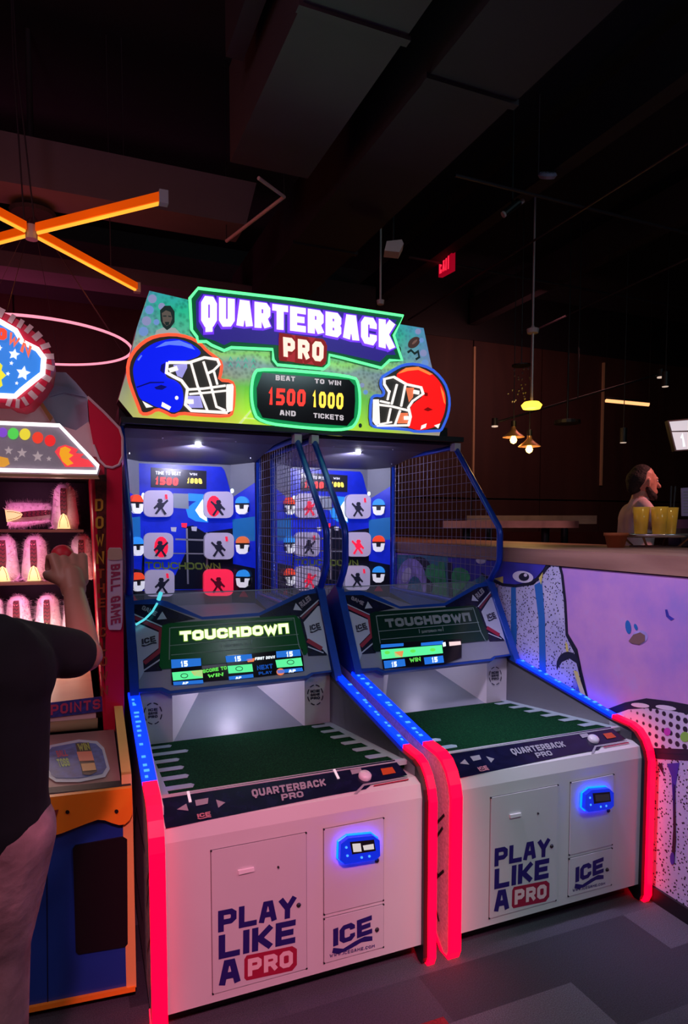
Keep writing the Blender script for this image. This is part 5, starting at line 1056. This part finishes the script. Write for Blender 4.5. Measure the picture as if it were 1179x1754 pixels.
# lit fascia
F35 = CPn(.38); nw = glow('white_neon', (1, .88, .92), 1.8)
b = c(); mpoly(b, F35, [(104, 729), (170, 800), (166, 812)], mat('fascia_grey', (.26, .22, .27), .35, em=(.4, .33, .42), es=.22, noise=(14, .25)), 0, .1); fa = b.build('lit_fascia', cg)
b = c(); b.tube([F35.at(u, v, .006) for u, v in mir(F35, [(102, 729), (168, 798), (166, 809)])], .0065, nw, closed=True, seg=8); b.build('white_neon_edge', fa)
b = c(); mpoly(b, F35, [(168, 815), (170, 820)], cwood, .02, .05); b.build('wood_ledge', fa)
b = c()
for u, v, r, cc in ((5, 741, 8, (.25, .08, .7)), (23, 743, 9.5, (.1, .75, .1)), (43, 744, 9.5, (.95, .8, .05)), (65, 750, 9.5, (1, .06, .03)), (86, 755, 9.5, (1, .03, .03))): poly(b, F35, ell(u, v, r, r * 1.05, 16), glow('ball_%d' % u, cc, .75), .004)
for u, v, r in ((15, 772, 8), (-40, 770, 9), (38, 776, 9), (65, 782, 10), (84, 786, 5), (28, 786, 5)):
    poly(b, F35, [(u + (r if k % 2 == 0 else r * .42) * math.sin(k * math.pi / 5), v - (r if k % 2 == 0 else r * .42) * math.cos(k * math.pi / 5)) for k in range(10)], glow('faint_star', (.65, .52, .55), .5), .003)
poly(b, F35, [(0, 782), (14, 785), (17, 795), (8, 800), (-20, 799)], glow('amber_print', (1, .45, .05), .6), .004)
b.each('ball_print', fa)
b = c(); poly(b, F35, [(100, 766), (112, 762), (124, 766), (134, 770), (130, 776), (144, 778), (138, 784), (152, 788), (162, 800), (112, 800), (104, 788), (94, 774)], glow('flame_red', (1, .06, .08), .8), .004)
poly(b, F35, [(104, 768), (112, 765), (122, 770), (118, 776), (126, 780), (118, 786), (126, 794), (116, 798), (107, 790), (102, 778)], glow('flame_orange', (1, .42, .02), .8), .006); b.each('flame_print', fa)
# tent roof
def slab(nm, d, pts, m, th_=.08, lift=0): 
    b = c(); P = CPn(d); poly(b, P, pts, m, lift, th_); return b.build(nm, cg)
slab('tent_roof', .50, [(60, 690), (81, 654), (93, 637), (113, 638), (130, 655), (149, 678), (152, 724), (130, 737), (97, 728), (60, 728)], cgrey, .5)
slab('tent_fold', .49, [(81, 660), (113, 662), (146, 680), (110, 672), (84, 680)], mat('clown_tent_blue', (.36, .40, .62), .5), .01)
b = c(); mpoly(b, CPn(.48), [(60, 680), (90, 712), (97, 728)], cpink, 0, .1); b.build('tent_front', cg)
b = c(); P_ = CPn(.5); b.prism([P_.at(-1.0 - u, v) for u, v in [P_.uv(*q) for q in [(60, 690), (81, 654), (93, 637), (113, 638), (130, 655), (149, 678), (152, 724), (130, 737), (97, 728), (60, 728)]]], -P_.N * .5, cgrey); b.build('tent_roof', cg)
b = c(); P_ = CPn(.45); b.prism([P_.at(-1.0 - u, v) for u, v in [P_.uv(*q) for q in [(150, 680), (178, 706), (205, 734), (210, 750), (210, 782), (204, 796), (193, 801), (181, 799), (170, 788), (160, 762), (154, 730)]]], -P_.N * .3, cred); b.build('red_drape', cg)
slab('tent_fold', .47, [(66, 690), (72, 688), (90, 715), (86, 722)], mat('tent_orange_line', (.6, .22, .08), .5), .01)
slab('tent_side', .46, [(104, 729), (130, 737), (152, 722), (158, 745), (163, 775), (173, 797), (168, 799)], cpink, .05)
dr = slab('red_drape', .45, [(150, 680), (178, 706), (205, 734), (210, 750), (210, 782), (204, 796), (193, 801), (181, 799), (170, 788), (160, 762), (154, 730)], cred, .3)
b = c(); b.tube([CPn(.45).px(u, v, .004) for u, v in [(150, 680), (178, 706), (205, 734), (210, 750), (210, 782), (204, 796), (193, 801), (181, 799), (170, 788), (160, 762)]], .005, cpink, seg=6); b.build('drape_piping', dr)
# lobed top sign
FS = CPn(.33)
lob = [(-60, 505), (17, 540), (32, 548), (43, 556), (58, 568), (76, 583), (87, 604), (89, 625), (85, 650), (74, 668), (62, 682), (50, 695), (36, 700), (20, 697), (8, 690)]
b = c(); mpoly(b, FS, lob, cred, .0, .12); ts = b.build('top_sign', cg)
b = c(); rim = [(-4, 533), (17, 544), (32, 553), (46, 561), (60, 572), (76, 589), (84, 606), (86, 625), (82, 643), (72, 660), (60, 674), (46, 686), (34, 692), (20, 690), (4, 684)]
uvr = [FS.uv(*p) for p in rim]
for k in range(len(rim) - 1):
    for h in (0,):
        a0 = [uvr[k][i] * (1 - h) + uvr[k + 1][i] * h for i in (0, 1)]; a1 = [uvr[k][i] * (1 - h - .5) + uvr[k + 1][i] * (h + .5) for i in (0, 1)]
        b.face([FS.at(*p, .003) for p in strokes([tuple(a0), tuple(a1)], .030)[0]], mat('stripe_pink', (.75, .5, .52), .4))
b.each('pink_stripe', ts)
inn = [(-160, 680), (-160, 560), (-40, 545), (0, 552), (28, 568), (39, 587), (65, 600), (76, 615), (74, 641), (54, 657), (38, 670), (27, 680), (0, 679)]
b = c(); mpoly(b, FS, inn[2:], glow('sign_blue', (.03, .25, .85), .8), .012, .012); b.build('sign_face', ts)
b = c(); b.tube([FS.at(u, v, .014) for u, v in mir(FS, inn[2:])], .0085, nw, closed=True, seg=8); b.build('white_neon_edge', ts)
b = c()
for u, v, r in ((25.6, 609, 10), (41, 641, 13), (21, 624, 4), (15, 642, 4), (30, 658, 3.5), (1, 598, 5)):
    poly(b, FS, [(u + (r if k % 2 == 0 else r * .5) * math.sin(k * math.pi / 5 + .2), v - (r if k % 2 == 0 else r * .5) * math.cos(k * math.pi / 5 + .2)) for k in range(10)], glow('star_white', (.85, .92, 1), 1.0), .016)
b.each('white_star', ts)
b = c(); poly(b, FS, [(-20, 622), (0, 622), (6, 628), (4, 636), (12, 645), (4, 652), (6, 662), (-2, 668), (-20, 670)], glow('star_yellow', (.95, .85, .04), .9), .016); b.build('yellow_burst', ts)
b = c(); lr = glow('letter_red', (1, .06, .02), 1.0); lo = glow('letter_orange', (1, .16, .08), .9)
text(b, 'O', quadfn(FS, (-4, 564), (14, 566), (14, 586), (-6, 584), .022), lr, .36, .8); text(b, 'W', quadfn(FS, (20, 571), (38, 581), (31, 599), (14, 590), .022), lo, .24, .9); text(b, 'N', quadfn(FS, (42, 584), (57, 595), (52, 615), (36, 604), .022), lo, .26, .8); b.build('sign_lettering', ts)
# fluffy dolls: a furry pear body, stitched dark face panel
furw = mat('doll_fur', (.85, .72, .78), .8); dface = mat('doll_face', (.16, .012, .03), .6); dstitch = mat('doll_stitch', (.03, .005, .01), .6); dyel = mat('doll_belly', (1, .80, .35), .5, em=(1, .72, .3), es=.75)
dhair = mat('doll_fur_tuft', (.92, .78, .84), .8)
def make_doll(lie=False):
    root = bpy.data.objects.new('clown_doll', None); C.objects.link(root); root.empty_display_size = .05
    b = MB(); H = .215; b.lathe((0, 0, 0), [(0, 0), (.050, .002), (.058, .03), (.055, .07), (.049, .11), (.046, .15), (.041, .18), (.027, .200), (0, .207)], furw, 20); b.build('body', root, True)
    b = MB(); rnd = random.Random(3)
    for k in range(1500):
        t = rnd.random(); a = rnd.uniform(0, 2 * math.pi); z = .005 + .205 * t; r = .056 - .015 * t if t < .8 else .044 * (1 - t) / .2 * .9 + .004
        n_ = V3((math.cos(a), math.sin(a), -.15 + t * .6)).normalized(); p = V3((math.cos(a) * r, math.sin(a) * r, z))
        if n_.y < -.78 and abs(p.x) < .02: continue
        s_ = n_.cross(V3((0, 0, 1))).normalized() * .0030; L = rnd.uniform(.012, .024); e_ = p + n_ * L + V3((rnd.uniform(-.004, .004), 0, rnd.uniform(-.006, .004)))
        b.face([p - s_, p + s_, e_], dhair)
    b.build('fur', root)
    P = Plane((0, -.058, 0), (1, 0, 0), (0, 0, 1)); b = MB()
    b.prism([P.at(x_, z_, .008) for x_, z_ in [(-.010, .05), (.010, .05), (.013, .10), (.012, .15), (.009, .185), (-.009, .185), (-.012, .15), (-.013, .10)]], V3((0, .03, 0)), dface); b.build('face_panel', root)
    b = MB()
    for z_ in (.175, .160, .142, .124, .106, .088, .070):
        for q in strokes([(-.011, z_), (-.004, z_ + .006), (.003, z_ - .002), (.011, z_ + .005)], .0035): b.face([P.at(x_, y_, .0095) for x_, y_ in q], dstitch)
    for q in strokes([(-.007, .168), (-.003, .163)], .003) + strokes([(.003, .163), (.007, .168)], .003): b.face([P.at(x_, y_, .010) for x_, y_ in q], mat('doll_pink_mark', (.7, .2, .25), .5))
    b.build('stitched_marks', root)
    b = MB(); b.prism([P.at(x_, z_, .011) for x_, z_ in [(-.026, .004), (.026, .004), (.020, .035), (.012, .062), (0, .072), (-.012, .062), (-.020, .035)]], V3((0, .03, 0)), dyel)
    for q in strokes([(-.018, .01), (-.014, .04), (-.004, .066)], .002) + strokes([(.018, .01), (.014, .04), (.004, .066)], .002): b.face([P.at(x_, y_, .013) for x_, y_ in q], dstitch)
    b.build('glowing_belly', root); return root
def copy_tree(o, parent=None):
    k = o.copy(); C.objects.link(k); k.parent = parent
    for ch in list(o.children): copy_tree(ch, k)
    return k
proto = make_doll(); spots = [((112, 905), 1.0, 0, 'clown doll standing alone on the top shelf', 1), ((-10, 992), 1.0, 0, 'clown doll on the middle shelf at the left picture edge', 2), ((10, 994), 1.0, 0, 'pink clown doll on the middle shelf, half cut by the left edge', 2),
    ((62, 997), 1.0, 0, 'clown doll on the middle shelf left of the raised fist', 2), ((142, 992), 1.0, 0, 'clown doll on the middle shelf behind the raised fist', 2), ((-12, 1094), 1.0, 0, 'clown doll on the lowest shelf at the left picture edge', 3),
    ((33, 1092), 1.0, 0, 'pink clown doll on the lowest shelf above the man\'s shoulder, left one', 3), ((84, 1090), 1.0, 0, 'pink clown doll on the lowest shelf above the man\'s shoulder, right one', 3), ((130, 1088), 1.0, 0, 'clown doll on the lowest shelf beside the man\'s forearm', 3)]
F105 = CPn(1.06); shz = [F9.uv(158, 907)[1], F9.uv(160, 994)[1], F9.uv(160, 1088)[1]]
del spots[1]
for i, ((u, v), s_, rz, lb, row) in enumerate(spots):
    o = proto if i == 0 else copy_tree(proto); uu = F105.uv(u, v)[0]; o.location = cw(uu, 1.06, shz[row - 1]); o.rotation_euler = (0, 0, th); o.scale = (1, 1, .97 if row != 3 else .88)
    tag(o, lb, 'doll', 'fluffy clown dolls on the shelves'); light('POINT', tuple(cw(uu - .02, .90, shz[row - 1] + .06)), .22, (1, .66, .55), .02, name='doll_lamp')
o = copy_tree(proto); uu, _ = F105.uv(12, 895); o.location = cw(uu, 1.10, shz[0] + .058); o.rotation_euler = (0, math.pi / 2 - .1, th); tag(o, 'clown doll knocked over, lying on the top shelf', 'doll', 'fluffy clown dolls on the shelves')

# ================================================================== PEOPLE
skinm = mat('skin', (.46, .22, .16), .5, noise=(8, .08)); 
def fuse(name, shapes, m, parent, off, voxel=.008, smooth=6):
    b = MB(off)
    for sh in shapes:
        pts, rs = sh[0], sh[1]; sq = sh[2] if len(sh) > 2 else None
        P_ = [V3(p) for p in pts]; out = []; rr = []
        # capsule along the chain with rounded ends
        a_ = (P_[0] - P_[1]).normalized(); z_ = (P_[-1] - P_[-2]).normalized()
        for t in (1, .92, .7, .38): out.append(P_[0] + a_ * rs[0] * t); rr.append(rs[0] * math.sqrt(max(0, 1 - t * t)) + 1e-4)
        for i in range(len(P_)):
            out.append(P_[i]); rr.append(rs[i])
        for t in (.38, .7, .92, 1): out.append(P_[-1] + z_ * rs[-1] * t); rr.append(rs[-1] * math.sqrt(max(0, 1 - t * t)) + 1e-4)
        n0 = len(b.v); b.tube(out, rr, m, seg=14)
        if sq:                                           # flatten along one horizontal direction
            d_, f_ = V3(sq[0]).normalized(), sq[1]; cen = sum(P_, V3()) / len(P_)
            for k in range(n0, len(b.v)): q = b.v[k]; b.v[k] = q - d_ * ((q - cen).dot(d_)) * (1 - f_)
    o = b.build(name, parent, True)
    md = o.modifiers.new('r', 'REMESH'); md.mode = 'VOXEL'; md.voxel_size = voxel; md.use_smooth_shade = True
    s2 = o.modifiers.new('s', 'SMOOTH'); s2.iterations = smooth; s2.factor = .5
    dg = bpy.context.evaluated_depsgraph_get(); me2 = bpy.data.meshes.new_from_object(o.evaluated_get(dg)); o.modifiers.clear(); o.data = me2
    if not me2.materials: me2.materials.append(m)
    return o
def person(loc, face, label, J, cloth, voxel=.008, tall=1.0, hairm=None, beard=False, fist=None):
    # J: joints in world space
    root = empty('person', loc, label, 'person'); fwd = V3((math.cos(face), math.sin(face), 0)); side = V3((fwd.y, -fwd.x, 0)); Z = V3((0, 0, 1)); S = []
    pel, ch, nk, hd = J['pelvis'], J['chest'], J['neck'], J['head']
    S.append(([pel + side * .06, pel - side * .06], [.085, .085])); S.append(([pel, (pel + ch) / 2, ch], [.09, .085, .095])); S.append(([ch + side * .075, ch - side * .075], [.085, .085]))
    S.append(([ch + Z * .05, nk, hd - Z * .04], [.07, .055, .052]))
    hf = J.get('look', fwd)
    S.append(([hd - hf * .02 + Z * .02, hd - hf * .01 + Z * .05], [.088, .082])); S.append(([hd + hf * .035 - Z * .06, hd + hf * .03 + Z * .03], [.055, .062])); S.append(([hd + hf * .055 - Z * .085, hd + hf * .05 - Z * .07], [.028, .034]))
    S.append(([hd + hf * .088 + Z * .02, hd + hf * .112 - Z * .018], [.009, .014])); S.append(([hd + hf * .083 - Z * .052, hd + hf * .086 - Z * .060], [.018, .016]))
    hs = V3((hf.y, -hf.x, 0)); 
    for q in (1, -1):
        S.append(([hd + hs * q * .082 + Z * .02, hd + hs * q * .085 - Z * .02], [.016, .011])); S.append(([hd + hs * q * .035 + hf * .078 + Z * .036, hd + hs * q * .02 + hf * .082 + Z * .038], [.010, .010]))
    shirt = [([pel, (pel + ch) / 2, ch], [.105, .105, .108]), ([pel + side * .065 - Z * .02, pel - side * .065 - Z * .02], [.102, .102]), ([pel + side * .065, ch + side * .07], [.098, .10]), ([pel - side * .065, ch - side * .07], [.098, .10]), ([ch + side * .08, ch - side * .08], [.10, .10]), ([ch + Z * .03, nk - Z * .035], [.10, .068])]
    for q, sd in ((1, 'R'), (-1, 'L')):
        sh, el, wr, hn = J['sh' + sd], J['el' + sd], J['wr' + sd], J['hn' + sd]
        S.append(([ch + side * q * .08 + Z * .04, sh], [.07, .045])); S.append(([sh, (sh + el) / 2, el], [.043, .040, .035])); S.append(([el, el * .7 + wr * .3, wr], [.031, .031, .022]))
        sl = cloth.get('sleeve', .75); S_e = sh + (el - sh) * sl; shirt.append(([ch + side * q * .08 + Z * .03, sh], [.09, .058])); shirt.append(([sh, S_e], [.056, .052]))
        if sl >= 1: shirt.append(([el, el + (wr - el) * .85], [.062, .045]))
        # hand: palm, four bent fingers, thumb
        hdv = (hn - wr).normalized(); cr = J.get('palm' + sd, fwd); cr = (cr - hdv * cr.dot(hdv)).normalized(); lat = cr.cross(hdv).normalized() * q
        S.append(([wr, wr + hdv * .035], [.028, .026]))
        for k in range(4):
            o_ = (k - 1.5) * .0215; b0 = wr + hdv * .02 + lat * o_ * .7; b1 = wr + hdv * .085 + lat * o_; L = (.040, .046, .043, .034)[k]; curl = J.get('curl' + sd, .6)
            d1 = (hdv * math.cos(curl) + cr * math.sin(curl)); d2 = (hdv * math.cos(curl * 2) + cr * math.sin(curl * 2)); d3 = (hdv * math.cos(curl * 2.9) + cr * math.sin(curl * 2.9))
            p1 = b1 + d1 * L; p2 = p1 + d2 * L * .65; p3 = p2 + d3 * L * .45
            S.append(([b0, b1], [.014, .0115])); S.append(([b1, p1, p2, p3], [.0105, .0095, .0085, .0075]))
        t0 = wr + hdv * .025 - lat * .022; t1 = t0 + (hdv * .5 - lat * .55 + cr * .4).normalized() * .036; t2 = t1 + (hdv * .6 + cr * .75 + lat * .1).normalized() * .032; S.append(([t0, t1, t2], [.016, .012, .009]))
    pants = [([pel + side * .06, pel - side * .06], [.096, .096])]
    for q, sd in ((1, 'R'), (-1, 'L')):
        hp, kn, an = pel + side * q * .09 - Z * .05, J['kn' + sd], J['an' + sd]
        S.append(([hp, (hp + kn) / 2, kn], [.07, .06, .045])); S.append(([kn, kn * .65 + an * .35, an], [.045, .045, .032])); S.append(([an - Z * .03, an + fwd * .12 - Z * .045], [.036, .03]))
        pants.append(([hp, (hp + kn) / 2, kn], [.088, .078, .066])); pants.append(([kn, kn * .5 + an * .5, an + Z * .0], [.066, .064, .060]))
    body = fuse('body', S, skinm, root, V3(loc), voxel * .45, 2)
    fuse('shirt', shirt, cloth['shirt'], root, V3(loc), voxel, 5); fuse('trousers', pants, cloth['pants'], root, V3(loc), voxel, 5)
    for q, sd in ((1, 'R'), (-1, 'L')):
        an = J['an' + sd]; fuse('shoe', [([an - fwd * .05 - Z * .04, an + fwd * .16 - Z * .045], [.043, .040]), ([an - Z * .0, an - Z * .03], [.044, .044])], black, root, V3(loc), voxel, 3)
    hm = hairm or black
    H = [([hd - hf * .035 + Z * .03, hd - hf * .02 + Z * .062], [.090, .080]), ([hd - hf * .06 - Z * .02, hd - hf * .05 + Z * .03], [.06, .07])]; fuse('hair', H, hm, root, V3(loc), voxel * .75, 4)
    if beard: fuse('beard', [([hd + hs * .066 + hf * .0 - Z * .035, hd + hs * .050 + hf * .035 - Z * .078, hd + hf * .078 - Z * .096, hd - hs * .050 + hf * .035 - Z * .078, hd - hs * .066 + hf * .0 - Z * .035], [.018, .026, .026, .026, .018]), ([hd + hs * .03 + hf * .05 - Z * .085, hd - hs * .03 + hf * .05 - Z * .085], [.03, .03])], hm, root, V3(loc), voxel * .6, 3)
    b = MB(loc)
    for q in (1, -1): b.lathe(hd + hs * q * .030 + hf * .081 + Z * .020, [(0, -.006), (.008, -.002), (.009, .004), (0, .009)], mat('eye_white', (.7, .66, .64), .2), 12, hf); b.lathe(hd + hs * q * .030 + hf * .088 + Z * .020, [(0, .0025), (.0045, .002), (.0045, 0)], black, 10, hf)
    b.build('eye', root, True)
    return root
Zv = V3((0, 0, 1))
# the thrower: seen from behind at the left edge
tee = mat('black_tshirt', (.005, .008, .014), .95, noise=(7, .4), bump=(14, .6)); trs = mat('brown_trousers', (.42, .26, .29), .85, noise=(14, .35), bump=(18, 1.0))
hd_t = CD * 1.0; fa_ = math.atan2(.93, .25); fwd = V3((math.cos(fa_), math.sin(fa_), 0)); sd_ = V3((fwd.y, -fwd.x, 0)); pel = dep(-78, 1385, 1.22); ches = dep(-82, 1155, 1.20)
J = dict(pelvis=pel, chest=ches, neck=dep(-90, 1025, 1.22), head=dep(-95, 935, 1.26), shR=dep(18, 1108, 1.25), elR=dep(146, 1122, 1.36), wrR=dep(126, 1008, 1.50), hnR=dep(116, 950, 1.54),
 shL=dep(-185, 1130, 1.16), elL=dep(-215, 1270, 1.2), wrL=dep(-190, 1380, 1.35), hnL=dep(-185, 1420, 1.4), palmR=(RT * -.5 + FW * .7), curlR=1.0, palmL=fwd, curlL=.5)
for q, s_ in ((1, 'R'), (-1, 'L')):
    kx = pel + sd_ * q * .11 - Zv * .46 + fwd * .02; J['kn' + s_] = kx; J['an' + s_] = V3((kx.x, kx.y, .085)) - fwd * .03
J['knR'] = dep(-10, 1620, 1.28); J['anR'] = V3((J['knR'].x - .025, J['knR'].y - .02, .085))
light('SPOT', (-1.6, -1.2, 3.6), 45, (1, .52, .60), .1, (-.15, 1.4, .7), .5, .7)  # spot added to brighten the thrower's trousers
person(V3((pel.x, pel.y, 0)), fa_, 'person in black t-shirt and brown trousers, arm raised to throw a red ball', J, dict(shirt=tee, pants=trs, sleeve=.80), .009)
bp_ = dep(107, 952, 1.545); tag(MB(bp_).lathe(bp_, [(.026 * math.sin(a * math.pi / 12), -.026 * math.cos(a * math.pi / 12)) for a in range(13)], mat('red_ball', (.6, .01, .03), .5, noise=(30, .2)), 20).build('throwing_ball', None, True), 'small red ball gripped in the thrower\'s raised hand', 'ball')
# the man at the bar
wtr = 4.75; shirtm = mat('pale_shirt', (.58, .44, .46), .8, noise=(10, .15), bump=(16, .5)); fb = RT * 1.0; fb = V3((fb.x, fb.y, 0)).normalized()
pel = dep(1083, 975, wtr); J = dict(pelvis=pel, chest=dep(1092, 888, wtr), neck=dep(1096, 852, wtr), head=dep(1103, 829, wtr), look=fb, shR=dep(1102, 868, wtr - .17), elR=dep(1124, 893, wtr - .2), wrR=dep(1156, 896, wtr - .18), hnR=dep(1165, 897, wtr - .16),
 shL=dep(1096, 868, wtr + .17), elL=dep(1118, 896, wtr + .18), wrL=dep(1152, 898, wtr + .12), hnL=dep(1160, 898, wtr + .1), palmR=-Zv, palmL=-Zv, curlR=.4, curlL=.4)
sdb = V3((fb.y, -fb.x, 0))
for q, s_ in ((1, 'R'), (-1, 'L')):
    kx = pel + sdb * q * .10 - Zv * .5 + fb * .06; J['kn' + s_] = kx; J['an' + s_] = V3((kx.x, kx.y, .085)) - fb * .08
person(V3((pel.x, pel.y, 0)), math.atan2(fb.y, fb.x), 'bearded person in pale shirt seen in profile beyond the bar counter', J, dict(shirt=shirtm, pants=mat('dark_jeans', (.02, .02, .04), .8), sleeve=.95), .011, hairm=mat('dark_hair', (.012, .008, .008), .8, bump=(60, 1)), beard=True)
# the table he leans on
a = dep(1198, 912, wtr + .1); e = empty('bar_table', (a.x, a.y, 0), 'dark bar table the bearded person leans on beyond the counter', 'table')
MB((a.x, a.y, 0)).lathe((a.x, a.y, a.z), [(0, 0), (.24, 0), (.24, -.03), (0, -.03)], mat('dark_table', (.05, .02, .02), .4), 32).build('table_top', e)
MB((a.x, a.y, 0)).lathe((a.x, a.y, 0), [(0, .0), (.2, 0), (.2, .02), (.04, .04), (.035, a.z - .03)], black, 24).build('pedestal', e)
